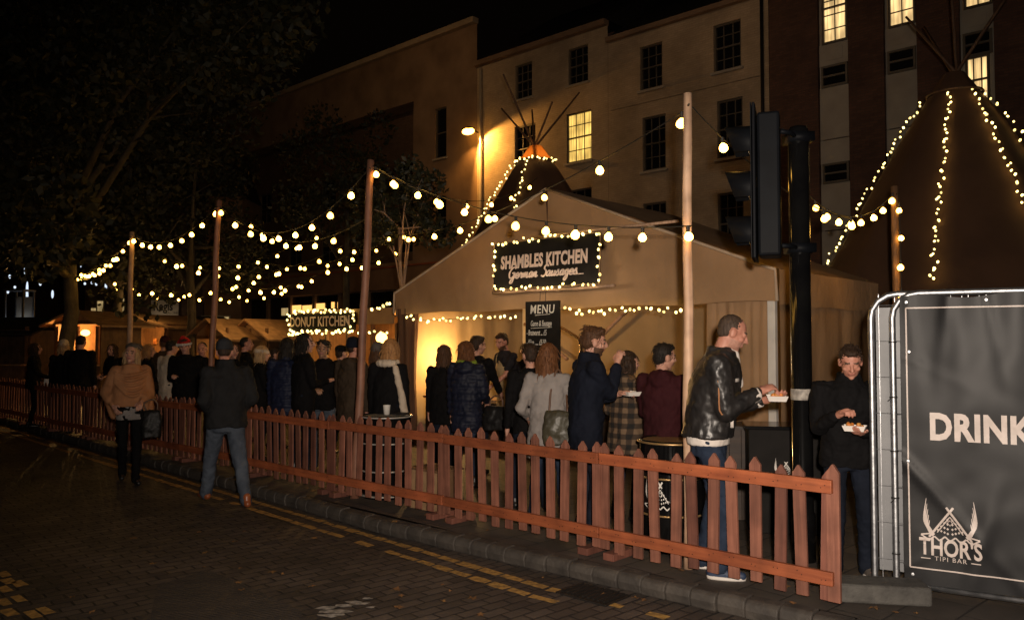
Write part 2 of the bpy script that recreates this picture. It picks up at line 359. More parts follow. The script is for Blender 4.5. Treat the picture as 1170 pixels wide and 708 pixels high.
# ================================================================== picket fence
pk_me = []
for v in range(4):
    rr = random.Random(v); h = .82+rr.uniform(-.008, .008); wd = .076+rr.uniform(-.004, .004)
    mb = MB().prism([(-wd/2, 0), (wd/2, 0), (wd/2+.001, h-.05), (.004, h), (-.004, h), (-wd/2, h-.05)], 0, .019)
    pk_me.append(mb.mesh('picket', M['picket'] if v < 3 else M['picket_dark']))
NTH = ['nearest picket fence panel ending beside the mesh barrier', 'second red picket fence panel counted from the mesh barrier', 'third red picket fence panel from the mesh barrier, by the sausage queue', 'fourth red picket fence panel from the mesh barrier, behind the reddish lamp pole', 'fifth red picket fence panel from the mesh barrier, in front of the beanie queue', 'sixth red picket fence panel, behind the walking man', 'seventh red picket fence panel, between walking man and poncho woman', 'eighth red picket fence panel, behind the poncho woman', 'ninth red picket fence panel, second from the far end', 'farthest dark red picket fence panel at the far left end']
for i in range(10):
    a0 = i*1.8; bow = .0006*(a0)**2
    lean = [0, .01, -.012, .015, -.01, .012, -.02, .01, .02, -.015][i]
    t = thing('picket_fence', NTH[i], 'fence', W(a0+.0, bow, .12), ROT, 'red picket fence panels along the kerb')
    t.rotation_euler = (lean, 0, ROT-R([0, .6, -.5, .7, 0, -.8, .5, -1, -.6, -.9][i]))
    L = 1.79; dz = [0, .0, .004, -.004, .006, 0, -.006, 0, .004, 0][i]
    for zz, hh in ((.15, .085), (.72, .085)):
        mb = MB().box((-L/2+.02, -.012, zz+hh/2+dz), (L, .034, hh))
        bevel(mb.build('rail', M['rail'], t), .004)
    n = 12
    for j in range(n):
        rr = random.Random(i*50+j)
        p = link('picket', pk_me[rr.choice((0, 0, 1, 1, 2, 2, 3))], t, (-.035-j*(L-.04)/(n-1)*.985+rr.uniform(-.012, .012), .006+rr.uniform(0, .006), .06+dz+rr.uniform(-.014, .014)))
        p.rotation_euler = (0, rr.uniform(-.030, .030), 0)
    for xx in (-.12, -L+.12) if i else (-L+.12,):
        bevel(MB().box((xx, .10, .03), (.10, .30, .055)).build('foot', M['picket_dark'], t), .005)
    mb = MB(); rr = random.Random(i+99)   # nail heads
    for j in range(n):
        for zz in (.15, .72):
            for q in (-.014, .016): mb.box((-.035-j*(L-.04)/(n-1)*.985+q+rr.uniform(-.006, .006), -.0292, zz+dz+.043+rr.uniform(-.02, .02)), (.006, .002, .006))
    mb.build('nail_heads', M['iron'], t)
    if i == 0:
        bevel(MB().prism([(-.04, 0), (.04, 0), (.041, .80), (.004, .855), (-.004, .855), (-.04, .80)], 0, .03).build('end_post', M['picket'], t, loc=(.012, .008, .045)), .003)
# ================================================================== lamp poles + festoon lights
def pole(px, ptop, Y, r, m, label, z0=.1, pbot=None):
    T = at(px, ptop, Y)
    dx = ((pbot-px)/FPX*Y) if pbot else 0
    o = thing('wooden_pole', label, 'pole', (T.x+dx, T.y, z0), 0, 'wooden poles carrying the string lights')
    H = T.z-z0; n = 9
    pts = [(-dx*(k/n)+.006*math.sin(k*1.7+px), .006*math.cos(k*2.3+px), H*k/n) for k in range(n+1)]
    MB().path(pts, [r*(1.12-.2*k/n) for k in range(n+1)], 12).build('shaft', m, o, True)
    MB().tube((-dx+.0, -r*.9, H-.10), (-dx, -r*1.7, H-.10), .008).build('hook', M['iron'], o)
    return T
TA = pole(785, 107, 5.98, .036, M['pole'], 'tall pale wooden pole beside the leather jacket man', pbot=783)
TB = pole(424, 183, 8.62, .042, M['pole_red'], 'tall reddish wooden pole in front of the navy beanie man', pbot=408)
TC = pole(250, 229, 11.3, .042, M['pole_red'], 'wooden pole beside the walking man, second from left', pbot=241)
TD = pole(150.5, 265, 14.2, .045, M['pole'], 'short looking far wooden pole above the poncho woman', pbot=150)
TE = pole(1022, 213, 9.6, .045, M['hut'], 'wooden pole at right in front of the large dark tipi', pbot=1022)
bulb_me = MB().lathe([(.012, .0), (.018, -.010), (.028, -.020), (.041, -.038), (.046, -.058), (.042, -.078), (.027, -.094), (.008, -.101)], 10).mesh('bulb', M['bulb'], True)
def festoon(label, p0, p1, sag, nb, t0=.04, t1=.96, jit=.02, sw=1.0, scale=1.0, drop=0):
    p0, p1 = Vector(p0), Vector(p1); rr = random.Random(label)
    def P(t): return p0.lerp(p1, t)+Vector((0, 0, -4*sag*t*(1-t)))
    mb = MB(); mb.path([P(i/24)-p0 for i in range(25)], .0055, 6)
    spots = []
    for i in range(nb):
        t = t0+(t1-t0)*(i/(max(nb-1, 1)))+rr.uniform(-jit, jit)*.5
        q = P(t)-p0; spots.append(q); mb.tube(q+Vector((0, 0, .004)), q+Vector((0, 0, -.045)), .015, .013, 8)
    o = mb.build('festoon_lights', M['cable'], loc=p0); tag(o, label, 'string lights', 'festoon strings over the market')
    for q in spots:
        b = link('bulb', bulb_me, o, q+Vector((0, 0, -.040))); b.scale = (scale*.80,)*3
        b.rotation_euler = (rr.uniform(-.25, .25), rr.uniform(-.25, .25), rr.uniform(0, 6)); b.scale = (scale*rr.uniform(.68, .82),)*3
    return o
dn = Vector((0, 0, -.06))
festoon('long festoon string climbing past the tent peak to the pale pole', TA+Vector((0, 0, -.12)), at(440, 268, 14.2), .28, 8, .0, .97)
festoon('festoon string sagging across the tent front just above the sausage sign', TB+Vector((0, 0, -.05)), at(790, 258, 5.85), .22, 12, .02, .985)
festoon('festoon string running from the reddish pole to the small tipi', TB+dn, at(614, 203, 15.4), .42, 6, .09, .93)
festoon('sagging festoon string between the reddish pole and the pole by the walking man', TB+dn, TC+dn, .55, 9, .1, .97)
festoon('second lower festoon string behind the beanie queue, between reddish pole and far tree', TB+Vector((0, 0, -.6)), at(285, 252, 13.5), .32, 7, .22, .98)
festoon('festoon string between the two left wooden poles', TC+dn, TD+dn, .30, 9, .03, .97)
festoon('steep festoon string from the far pole down to the thick tree', TD+dn, at(92, 310, 19.5), .25, 10, .02, .98)
festoon('second steep festoon string hanging beside the thick tree', TD+Vector((0, 0, -.12)), at(88, 316, 20.5), .12, 7, .25, 1.0)
festoon('middle row festoon string crossing behind the pole of the walking man', at(196, 297, 14.5), at(396, 278, 14.5), .38, 9)
festoon('lower festoon string crossing far left above the wooden huts', at(124, 318, 18.5), at(325, 305, 16.5), .40, 9)
festoon('lowest distant festoon string in front of the shop fascia', at(126, 325, 20), at(330, 322, 20), .35, 9)
festoon('distant festoon string above the donut stall sign', at(266, 322, 17.5), at(412, 276, 15.5), .45, 10)
festoon('faint festoon string high above the huts between the left trees', at(180, 292, 19), at(372, 262, 17), .45, 9)
festoon('low distant festoon string just above the hut roofs', at(205, 334, 23), at(350, 322, 20), .30, 8)
festoon('festoon string between reddish pole and small leafy tree', at(392, 302, 15.5), at(476, 266, 14.4), .18, 5)
festoon('far festoon string in front of the lit upper window', at(300, 300, 19), at(470, 262, 15), .30, 7)
festoon('festoon string from the pale pole behind the traffic light', TA+dn, at(975, 250, 8.6), .18, 5, .16, .97)
festoon('festoon string drooping to the pole in front of the large tipi', at(925, 224, 8.3), TE+dn, .26, 8, .05, .97)
festoon('short festoon drop hanging down the pole at the large tipi', TE+Vector((.03, -.05, -.2)), at(1030, 332, 9.4), .0, 4, .02, .98)
fairy_me = MB().ell((0, 0, 0), (.017, .017, .022), n=8, m=6).mesh('bulb', M['fairy'], True)
def fairy(label, pts, nb, jit=.02, group='fairy light strings', scale=1.0, dirs=None, loose=.02):
    """a string of small bulbs along a polyline"""
    pts = [Vector(p) for p in pts]; rr = random.Random(label); p0 = pts[0].copy()
    seg = [(pts[i+1]-pts[i]).length for i in range(len(pts)-1)]; T = sum(seg)
    def P(d):
        for i, s in enumerate(seg):
            if d <= s or i == len(seg)-1: return pts[i].lerp(pts[i+1], min(1, d/s))
            d -= s
    fine = [P(T*i/(nb*2))+Vector((rr.uniform(-loose, loose), rr.uniform(-loose, loose), rr.uniform(-loose, loose)))*.6-p0 for i in range(nb*2+1)]
    o = MB().path(fine, .003, 5).build('fairy_lights', M['cable'], loc=p0); tag(o, label, 'fairy lights', group)
    for i in range(nb):
        q = fine[i*2+1]+Vector((rr.uniform(-jit, jit), rr.uniform(-jit, jit), rr.uniform(-jit, jit)))
        b = link('bulb', fairy_me, o, q); b.scale = (scale*rr.uniform(.8, 1.15),)*3; b.rotation_euler = (rr.uniform(-1, 1), rr.uniform(-1, 1), 0)
    return o
# ================================================================== lettering
def text_mesh(s, h, m, xs=1.0, bold=0.0, shear=0.0, align='CENTER', ext=.0015, gap=1.0, res=3):
    c = bpy.data.curves.new('lettering', 'FONT'); c.body = s; c.size = h/.70; c.extrude = ext; c.offset = bold*h; c.shear = shear; c.align_x = align; c.space_character = gap; c.resolution_u = res
    o = bpy.data.objects.new('lettering', c); COL.objects.link(o)
    bpy.context.view_layer.update()
    dg = bpy.context.evaluated_depsgraph_get(); me = bpy.data.meshes.new_from_object(o.evaluated_get(dg))
    bpy.data.objects.remove(o); bpy.data.curves.remove(c)
    for v in me.vertices: x, y, z = v.co; v.co = (x*xs, -z, y)
    me.materials.clear(); me.materials.append(m); me.name = 'lettering'
    return me
def letter(s, h, m, parent, loc, **k): return link('lettering', text_mesh(s, h, m, **k), parent, loc)
def spline(pts, n=6):
    pts = [Vector(p) for p in pts]; q = [pts[0]*2-pts[1]]+pts+[pts[-1]*2-pts[-2]]; out = []
    for i in range(1, len(q)-2):
        for k in range(n):
            t = k/n; a, b, c, d = q[i-1:i+3]
            out.append(.5*((2*b)+(c-a)*t+(2*a-5*b+4*c-d)*t*t+(3*b-a-3*c+d)*t**3))
    out.append(pts[-1]); return out
GLY = dict(G=(1.35, [(1.15, 1.75), (.85, 2.1), (.4, 1.8), (.12, 1.0), (.35, .15), (.8, .15), (1.1, .8), (1.12, 1.0), (.7, .95), (1.12, 1.0), (1.1, 0), (.95, -.8), (.6, -.8), (.75, -.2), (1.35, .3)]),
 e=(.72, [(-.02, .3), (.45, .5), (.52, .85), (.3, 1.0), (.08, .6), (.2, .08), (.45, .03), (.74, .3)]),
 r=(.66, [(0, .3), (.18, 1.0), (.22, .85), (.46, .85), (.4, .3), (.5, .05), (.68, .3)]),
 m=(1.08, [(0, .3), (.14, .95), (.12, .05), (.2, .6), (.4, .95), (.45, .7), (.42, .05), (.5, .6), (.72, .95), (.76, .6), (.76, .1), (.9, .05), (1.1, .3)]),
 a=(.82, [(.6, .85), (.35, 1.0), (.08, .6), (.15, .1), (.4, .15), (.6, .95), (.58, .2), (.68, .04), (.84, .3)]),
 n=(.80, [(0, .3), (.14, .95), (.12, .05), (.2, .6), (.42, .95), (.48, .6), (.48, .1), (.62, .05), (.82, .3)]),
 S=(1.0, [(1.05, 1.75), (.8, 2.1), (.45, 1.85), (.45, 1.4), (.8, 1.0), (.85, .4), (.5, 0), (.1, .25)]),
 u=(.80, [(0, .3), (.1, .95), (.1, .2), (.28, .04), (.5, .4), (.56, .95), (.54, .2), (.64, .04), (.82, .3)]),
 s=(.66, [(-.02, .3), (.32, 1.05), (.36, .75), (.5, .35), (.35, .03), (.1, .12), (.35, .03), (.68, .3)]),
 g=(.80, [(.6, .85), (.35, 1.0), (.08, .6), (.15, .15), (.4, .2), (.6, .95), (.55, -.4), (.3, -.95), (.12, -.6), (.4, -.1), (.82, .3)]))
def script_word(mb, s, x, z, h, r, shear=.22):
    for ch in s:
        if ch == ' ': x += .55*h; continue
        wd, pts = GLY[ch]
        mb.path([(x+(px+shear*pz)*h, 0, z+pz*h) for px, pz, _ in [(p.x, p.y, 0) for p in spline([(q[0], q[1], 0) for q in pts], 5)]], r, 6)
        x += wd*h
    return x
# ================================================================== sausage tent
def grid(mb, f, nu, nv):
    vs = [f(i/nu, j/nv) for j in range(nv+1) for i in range(nu+1)]
    return mb.add(vs, [(j*(nu+1)+i, j*(nu+1)+i+1, (j+1)*(nu+1)+i+1, (j+1)*(nu+1)+i) for j in range(nv) for i in range(nu)])
def nz(x, y, z=0): return mnoise.noise(Vector((x, y, z)))
TA0, TB0, TW, TDp = 1.82, 3.3, 6.5, 3.15
ZE, ZV, ZP = 2.56, 2.22, 3.86
tent = thing('market_tent', 'beige canvas gable tent selling sausages, with open front and lit inside', 'tent', W(TA0, TB0, 0), ROT)
def ztop(x): return ZE+(ZP-ZE)*(1-abs((x+TW/2)/(TW/2)))
def gab(u, v):
    x = -TW*u; zt = ztop(x); z = ZV+(zt-ZV)*v
    e = 4*v*(1-v)*min(1, 6*u, 6*(1-u))
    return (x, -.03+.05*nz(x*.9, z*1.3)*e-.03*e+.014*nz(x*3+z*2, z*.8, 4)+.012*abs(nz(x*1.4-z*2.6, z*1.2+x*.5, 9))*e, z+(.012*math.sin(u*25)*(1-v)**6))
mb = MB(); grid(mb, gab, 72, 22); mb.build('gable_panel', M['canvas'], tent, True)
mb = MB()
for sgn in (0, 1):
    def roof(u, v, sgn=sgn):
        x = -TW/2+(TW/2+.02)*(u if sgn else -u); z = ZP-(ZP-ZE)*u
        sag = .07*math.sin(PI*u)*math.sin(PI*v)
        return (x, -.02+(TDp+.02)*v, z+.012-sag+.012*nz(x*2, v*4))
    grid(mb, roof, 20, 14)
mb.build('roof', M['canvas'], tent, True)
for xx, nm in ((.02, 1), (-TW-.02, 0)):
    mb = MB(); grid(mb, lambda u, v, xx=xx: (xx+.012*nz(u*6, v*2, xx), TDp*u, ZV-.04+(ZE+.01-ZV+.04)*v+.010*math.sin(u*17)*(1-v)), 24, 5)
    mb.build('side_valance', M['canvas'], tent, True)
def wall(p0, p1, z0, ztf, wob, seed, n=40):
    mb = MB(); p0, p1 = Vector(p0), Vector(p1); nr = Vector((-(p1-p0).y, (p1-p0).x, 0)).normalized()
    def f(u, v):
        q = p0.lerp(p1, u); zt = ztf(u); z = z0+(zt-z0)*v
        d = wob*(nz(u*9, v*1.2, seed)+.5*nz(u*25, v*2, seed+3))*min(1, 5*v+.3, 6*(1-v)+.1)
        return (q.x+nr.x*d, q.y+nr.y*d, z)
    return grid(mb, f, n, 18)
wall((-TW+.03, TDp-.02, 0), (-.03, TDp-.02, 0), .13, lambda u: ztop(-TW+.03+(TW-.06)*u)-.05, .05, 1, 60).build('back_wall', M['canvas_in'], tent, True)
wall((-TW+.02, .15, 0), (-TW+.02, TDp-.05, 0), .13, lambda u: ZE-.03, .04, 2).build('side_wall', M['canvas_in'], tent, True)
wall((-.02, .10, 0), (-.02, TDp-.05, 0), .13, lambda u: ZE-.03, .035, 5).build('side_wall', M['canvas'], tent, True)
wall((-.98, .22, 0), (-.14, .17, 0), .13, lambda u: ZE-.08-.15*(1-u), .045, 8).build('curtain', M['canvas'], tent, True)
for s in (1, -1):
    MB().path([(-TW/2, -.05, ZP), (-TW/2+s*TW*.25, -.055, (ZP+ZE)/2-.01), (-TW/2+s*TW/2, -.05, ZE), (-TW/2+s*(TW/2+.015), -.05, ZV)], .020, 8).build('edge_trim', M['trim'], tent, True)
for xx, yy in ((-.09, .06), (-TW+.06, .06), (-.06, TDp-.1), (-TW+.1, TDp-.1)):
    bevel(MB().box((xx, yy, (ZE-.02+.12)/2), (.09, .07, ZE-.14)).build('post', M['white_paint'], tent), .008)
mb = MB()   # curtain tied round the far front post
secs = [(.13, .19, .14, 0, 0), (.5, .17, .13, 0, 0), (.95, .15, .12, 0, 0), (1.1, .14, .11, 0, 0), (1.5, .15, .12, 0, 0), (2.0, .17, .13, 0, 0), (2.3, .19, .14, 0, 0)]
n = 40; vs = []; fs = []
for i, (z, rx, ry, _, _) in enumerate(secs):
    for j in range(n):
        a = 2*PI*j/n; k = 1+.16*math.sin(a*7+z)+.08*nz(a*3, z*2)
        vs.append((-TW+.16+rx*k*math.cos(a), .10+ry*k*math.sin(a), z))
for i in range(len(secs)-1):
    for j in range(n): q, b = i*n+j, i*n+(j+1) % n; fs.append((q, b, b+n, q+n))
mb.add(vs, fs).build('tied_curtain', M['tipi'], tent, True)
mb = MB(); mb.tube((-TW+.1, TDp-.12, 2.1), (-TW+1.2, TDp-.2, 1.45), .035).tube((-TW+2.55, TDp-.3, 2.28), (-TW+1.55, TDp-.25, 1.5), .035)
mb.build('brace', M['pole'], tent, True)
MB().path([(-TW/2, -.05, ZP-.03), (-TW/2+.015, -.035, ZP-.5), (-TW/2+.02, -.03, 2.95)], .012).build('seam_rope', M['tipi'], tent, True)
# counter with the griddle behind it
ct = thing('serving_counter', 'long dark wooden serving counter under the tent front', 'counter', W(3.3, 3.75, .12), ROT)
mb = MB()
for i in range(24): mb.box((-.1-i*.2, 0, .36), (.194, .022, .70))
mb.build('front_boards', M['dark_wood'], ct)
bevel(MB().box((-2.4, .22, .745), (4.86, .52, .04)).build('counter_top', M['counter'], ct), .006)
for xx in (-.05, -2.4, -4.75): MB().box((xx, .40, .36), (.06, .06, .72)).build('leg', M['dark_wood'], ct)
gr = thing('griddle', 'black hot griddle with tubular steel frame on the serving counter', 'griddle', W(5.75, 4.02, .12+.765), ROT)
bevel(MB().box((0, 0, .06), (.7, .42, .12)).build('hotplate', M['black_gloss'], gr), .01)
MB().path(spline([(-.55, .25, 0), (-.55, .25, 1.15), (-.50, .25, 1.28), (-.38, .25, 1.30), (.35, .25, .98), (.46, .25, .86), (.48, .25, .7), (.48, .25, 0)], 6), .022, 10).build('pipe_frame', M['chrome'], gr, True)
M['sausage'] = mat('sausage_skin', (.28, .10, .035), (.18, .06, .02), 12, .35)
for i in range(5): MB().caps((-.2+i*.09, -.1, .14), (-.18+i*.09, .1, .14), .018).build('sausage', M['sausage'], gr, True)
lamp('stall_lamp', 'POINT', W(7.88, 4.15, 1.5), 95, (1, .56, .19), .05)
lamp('stall_lamp', 'POINT', W(6.3, 4.5, 2.42), 24, (1, .62, .27), .05)
# sign
sg = thing('shop_sign', 'black sign reading SHAMBLES KITCHEN German Sausages hung on the tent front', 'sign', W(4.98, 3.10, 2.83), ROT)
SW, SH = 1.86, .66
bevel(MB().box((0, 0, 0), (SW, .03, SH)).build('board', M['black'], sg), .004)
mb = MB()
for a, b in (((-SW/2, SH/2), (SW/2, SH/2)), ((-SW/2, -SH/2), (SW/2, -SH/2)), ((-SW/2, -SH/2), (-SW/2, SH/2)), ((SW/2, -SH/2), (SW/2, SH/2))): mb.tube((a[0], -.012, a[1]), (b[0], -.012, b[1]), .010)
mb.build('frame', M['counter'], sg)
letter('SHAMBLES KITCHEN', .170, M['pinkwhite'], sg, (-.02, -.019, -.04), xs=.655, bold=.06, gap=1.06)
mb = MB(); script_word(mb, 'German Sausages', 0, 0, .074, .0115)
xs_ = [v[0] for v in mb.v]; cx_ = (min(xs_)+max(xs_))/2; sc_ = 1.22/(max(xs_)-min(xs_))
mb.v = [((v[0]-cx_)*sc_, v[1]*.3, v[2]) for v in mb.v]; mb.path([(.58, 0, .0), (.70, 0, .0)], .006, 6)
mb.build('script_lettering', M['pinkwhite'], sg, True, (-.02, -.017, -.185))
sg.rotation_euler = (R(-3), 0, ROT)
pl = tag(MB().path([(-1.0, 0, 0), (-.3, .0, .012), (.4, 0, .0), (1.1, 0, .015)], .022, 8).build('bamboo_rail', M['pole'], smooth=True, loc=W(4.95, 3.12, 2.46), rz=ROT), 'thin horizontal wooden rail under the SHAMBLES KITCHEN sign', 'rail')
pl2 = tag(MB().path([(-.9, 0, 0), (0, .0, .012), (1.35, 0, .0)], .018, 8).build('bamboo_rail', M['pole'], smooth=True, loc=W(4.3, 3.14, 3.19), rz=ROT), 'thin horizontal wooden rail above the sausage sign, reaching towards the pale pole', 'rail')
def L2(lx, lz, b=-.035, o=sg): return W(4.98, 3.10, 2.83)+Vector((-UX*lx+VX*b, -UY*lx+VY*b, lz))
fairy('small fairy lights wound round the edge of the sausage sign', [L2(-SW/2+.05, -SH/2+.03, -.05), L2(-SW/2, SH/2, -.02), L2(SW/2, SH/2, -.02), L2(SW/2, -SH/2, -.05), L2(-SW/2+.02, -SH/2, -.06)], 52, .022)
fairy('fairy lights hanging along the lower edge of the tent valance, right of the menu', [W(4.9, 3.22, 2.22), W(4.3, 3.2, 2.14), W(3.6, 3.2, 2.18), W(2.95, 3.2, 2.14)], 26, .03)
fairy('fairy lights hanging along the lower edge of the tent valance, left of the menu', [W(8.0, 3.22, 2.16), W(7.4, 3.2, 2.10), W(6.4, 3.2, 2.13), W(5.55, 3.2, 2.12)], 26, .03)
for xx in (-.75, 0, .75): lamp('sign_string_fill', 'POINT', L2(xx, -SH/2-.02, -.32), 3.4, (1, .78, .52), .04)  # added point lights standing in for the fairy string's glow on the sign
# menu board
a0, z0 = onplane(601, 460, 3.15); a1, z1 = onplane(640, 343, 3.15)
mw, mh = a0-a1, z1-z0
mn = thing('menu_board', 'tall black chalk menu board headed MENU hanging from the tent front', 'menu board', W((a0+a1)/2, 3.15, z1), ROT)
bevel(MB().box((0, 0, -mh/2), (mw, .025, mh)).build('board', M['black'], mn), .004)
letter('MENU', .115, M['chalk'], mn, (.0, -.015, -.165), xs=.88, bold=.02, shear=.1, gap=1.15)
letter('Game & Sausage', .075, M['chalk'], mn, (-.02, -.015, -.335), xs=.52, bold=.014, shear=.2)
for i, s in enumerate(('- Bratwurst ... £5', '- Käse ...... £5.50', '- Frankfurt ... £5')): letter(s, .076, M['chalk'], mn, (-mw*.46, -.015, -.46-.13*i), xs=.475, bold=.018, shear=.2, align='LEFT')
mb = MB()
for x0, x1, zz in ((-.12, .14, -.19), (-.2, .17, -.365)): mb.tube((x0, -.015, zz), (x1, -.015, zz+.012), .004)
for p0, p1 in (((-.21, -.8), (.21, -.78)), ((-.21, -.8), (-.21, -1.36)), ((.21, -.78), (.21, -1.36))): mb.tube((p0[0], -.015, p0[1]), (p1[0], -.015, p1[1]), .004)
mb.build('chalk_line', M['chalk'], mn)
letter('To Share', .05, M['chalk'], mn, (0, -.015, -.90), xs=.6, shear=.2)
mb = MB().path([(-.05, .0, 0), (-.05, .02, .3)], .004).path([(.05, .0, 0), (.05, .02, .3)], .004); mb.build('hanging_cord', M['cable'], mn)
# ================================================================== tipis
def tipi(name, label, apex, Rb, lit, z_cap=.86, npole=6):
    A = Vector(apex); t = thing(name, label, 'tipi', (A.x, A.y, .12)); H = A.z-.12
    n = 72; ns = 9
    def prof(v): return Rb*((1-v)*(1-.16*math.sin(PI*v)))+.10*v
    mb = MB()
    for lo_, hi_, cur in ((0, z_cap, 0), (z_cap, .985, 1)):
        mb.cur = cur
        def f(u, v, lo_=lo_, hi_=hi_):
            q = lo_+(hi_-lo_)*v; a = 2*PI*u; ph = (u*ns) % 1
            r = prof(q)*(1-.045*math.sin(PI*ph)**.8)+.02*nz(a*2, q*6)
            return (r*math.cos(a), r*math.sin(a), H*q)
        grid(mb, f, n, 24 if cur == 0 else 6)
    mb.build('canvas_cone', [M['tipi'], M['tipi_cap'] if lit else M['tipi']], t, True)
    rr = random.Random(label)
    for k in range(npole):
        a = 2*PI*(k+.5)/npole+.3; q = .86; d0 = Vector((prof(q)*math.cos(a)*.9, prof(q)*math.sin(a)*.9, H*q)); c = Vector((0, 0, H*.985))
        dd = (c-d0).normalized(); ln = rr.uniform(1.3, 2.1)
        MB().tube(d0, c+dd*ln+Vector((rr.uniform(-.15, .15), rr.uniform(-.15, .15), 0)), .036, .022).build('pole', M['tipi_pole'], t, True)
    mbs = MB()
    for k in range(n):
        a = 2*PI*k/n; a2 = 2*PI*(k+1)/n; r = prof(z_cap)+.03
        mbs.tube((r*math.cos(a), r*math.sin(a), H*z_cap), (r*math.cos(a2), r*math.sin(a2), H*z_cap), .025, n=6, cap=False)
    mbs.build('hem_band', M['tipi_pole'], t, True)
    return t, prof, H
M['tipi_pole'] = wood('tipi_pole_wood', (.16, .085, .045), (.10, .05, .028), .7, 2, 5)
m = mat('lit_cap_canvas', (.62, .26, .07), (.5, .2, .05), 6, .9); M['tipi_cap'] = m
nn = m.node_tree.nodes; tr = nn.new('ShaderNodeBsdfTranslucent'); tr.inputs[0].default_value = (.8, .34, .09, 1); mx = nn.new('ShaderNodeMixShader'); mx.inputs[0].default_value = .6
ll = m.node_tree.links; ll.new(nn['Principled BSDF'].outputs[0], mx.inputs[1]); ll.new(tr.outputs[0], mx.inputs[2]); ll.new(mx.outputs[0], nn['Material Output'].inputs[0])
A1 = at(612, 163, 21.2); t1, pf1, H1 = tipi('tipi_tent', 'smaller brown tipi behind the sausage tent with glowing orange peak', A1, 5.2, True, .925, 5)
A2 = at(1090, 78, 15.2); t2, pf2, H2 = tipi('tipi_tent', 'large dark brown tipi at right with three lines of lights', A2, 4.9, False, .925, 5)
lamp('tipi_lamp', 'POINT', A1+Vector((0, 0, -.60)), 12, (1, .48, .12), .08)
def tline(label, A, prof, H, ang, q0, q1, nb, off=.06, scale=1.0):
    pts = []
    for i in range(9):
        q = q0+(q1-q0)*i/8; r = prof(q)+off; pts.append(Vector((A.x+r*math.cos(ang), A.y+r*math.sin(ang), .12+H*q)))
    return fairy(label, pts, nb, .045, 'light lines running down the tipis', scale)
def view_ang(A): return math.atan2(-A.y, -A.x)
v1, v2 = view_ang(A1), view_ang(A2)
tline('fairy light line down the left edge of the large dark tipi', A2, pf2, H2, v2-R(86), .92, .42, 44, .08, 1.15)
tline('fairy light line straight down the middle of the large dark tipi', A2, pf2, H2, v2-R(8), .92, .38, 46, .08, 1.15)
tline('fairy light line down the right side of the large dark tipi', A2, pf2, H2, v2+R(32), .92, .45, 34, .08, 1.15)
tline('fairy light line on the far right flank of the large dark tipi', A2, pf2, H2, v2+R(66), .92, .5, 26, .08, 1.15)
tline('fairy light line down the left edge of the smaller tipi', A1, pf1, H1, v1-R(84), .92, .44, 46, .08, 1.3)
tline('second fairy light line down the front of the smaller tipi', A1, pf1, H1, v1-R(22), .92, .62, 18, .08, 1.3)
rg = [Vector((A1.x+(pf1(.925)+.06)*math.cos(v1+R(g)), A1.y+(pf1(.925)+.06)*math.sin(v1+R(g)), .12+H1*.925)) for g in range(-85, 90, 12)]
fairy('ring of fairy lights under the glowing peak of the smaller tipi', rg, 20, .04, 'light lines running down the tipis', 1.2)
# ================================================================== traffic signal
Pb = Vector((at(918, 600, 6.2).x, 6.2, .12))
tp = thing('traffic_light', 'black traffic light on a tall glossy black pole, turned away to the left', 'traffic light', Pb)
MB().lathe([(.09, 0), (.09, .35), (.078, .37), (.078, 3.30), (.065, 3.33), (.0, 3.35)], 20).build('pole', M['black_gloss'], tp, True)
nrm = Vector((-.94, .34, 0)).normalized(); tv = Vector((nrm.y, -nrm.x, 0))
hd = Vector((at(863, 200, 6.0).x-Pb.x, -.2, 0))
Mh = Matrix(((tv.x, -nrm.x, 0), (tv.y, -nrm.y, 0), (0, 0, 1)))   # local x along the board, local -y the way the lamps face
hz = at(863, 211, 6.0).z-.12
def lv(x, y, z): return hd+Mh@Vector((x, y, z+hz))
mb = MB(); mb.box(lv(0, 0, .0), (.42, .022, 1.14), M=Mh); bevel(mb.build('backing_board', M['black_plastic'], tp), .006)
mb = MB(); mb.box(lv(0, -.020, .0), (.42, .006, 1.14), M=Mh); mb.build('board_border', M['black_plastic'], tp)
mb = MB(); mb.box(lv(0, .10, -.02), (.30, .16, 1.06), M=Mh); bevel(mb.build('signal_head', M['black_plastic'], tp), .02)
for k, dz in enumerate((.34, .0, -.34)):
    mb = MB(); n = 14; vs = []; fs = []
    for j in range(n+1):
        a = R(-40)+R(260)*j/n
        for yy, rr_ in ((-.025, .125), (-.22, .13)):
            for th in (0, .006): vs.append(lv((rr_-th)*math.cos(a), yy+(.09*(1-math.sin(a))/2 if yy < -.1 else 0), dz-.02+(rr_-th)*math.sin(a)))
    for j in range(n):
        o = j*4; fs += [(o, o+4, o+6, o+2), (o+1, o+3, o+7, o+5), (o+2, o+6, o+7, o+3)]
    mb.add(vs, fs).build('visor', M['black_plastic'], tp, True)
    mb = MB(); mb.ell(lv(0, -.03, dz-.02), (.1, .03, .1), M=Mh); mb.build('lens', M['glass'], tp, True)
for zz in (.40, -.46):
    mb = MB(); mb.path([lv(.05, .18, zz), lv(.10, .24, zz), Vector((0, 0, hz+zz))], .018); mb.box((0, 0, hz+zz), (.19, .19, .07)); mb.build('bracket', M['black_plastic'], tp, True)
mb = MB().path([Vector((-.02, -.06, 3.2)), Vector((-.14, -.05, 3.30)), Vector((-.24, -.06, 3.2)), lv(.1, .15, .5)], .012); mb.build('cable_loop', M['cable'], tp, True)
mb = MB().lathe([(.080, 1.22), (.082, 1.225), (.082, 1.30), (.080, 1.305)], 20); mb.build('tape_patch', mat('grey_tape', (.42, .38, .33), (.2, .18, .16), 30, .6), tp, True)
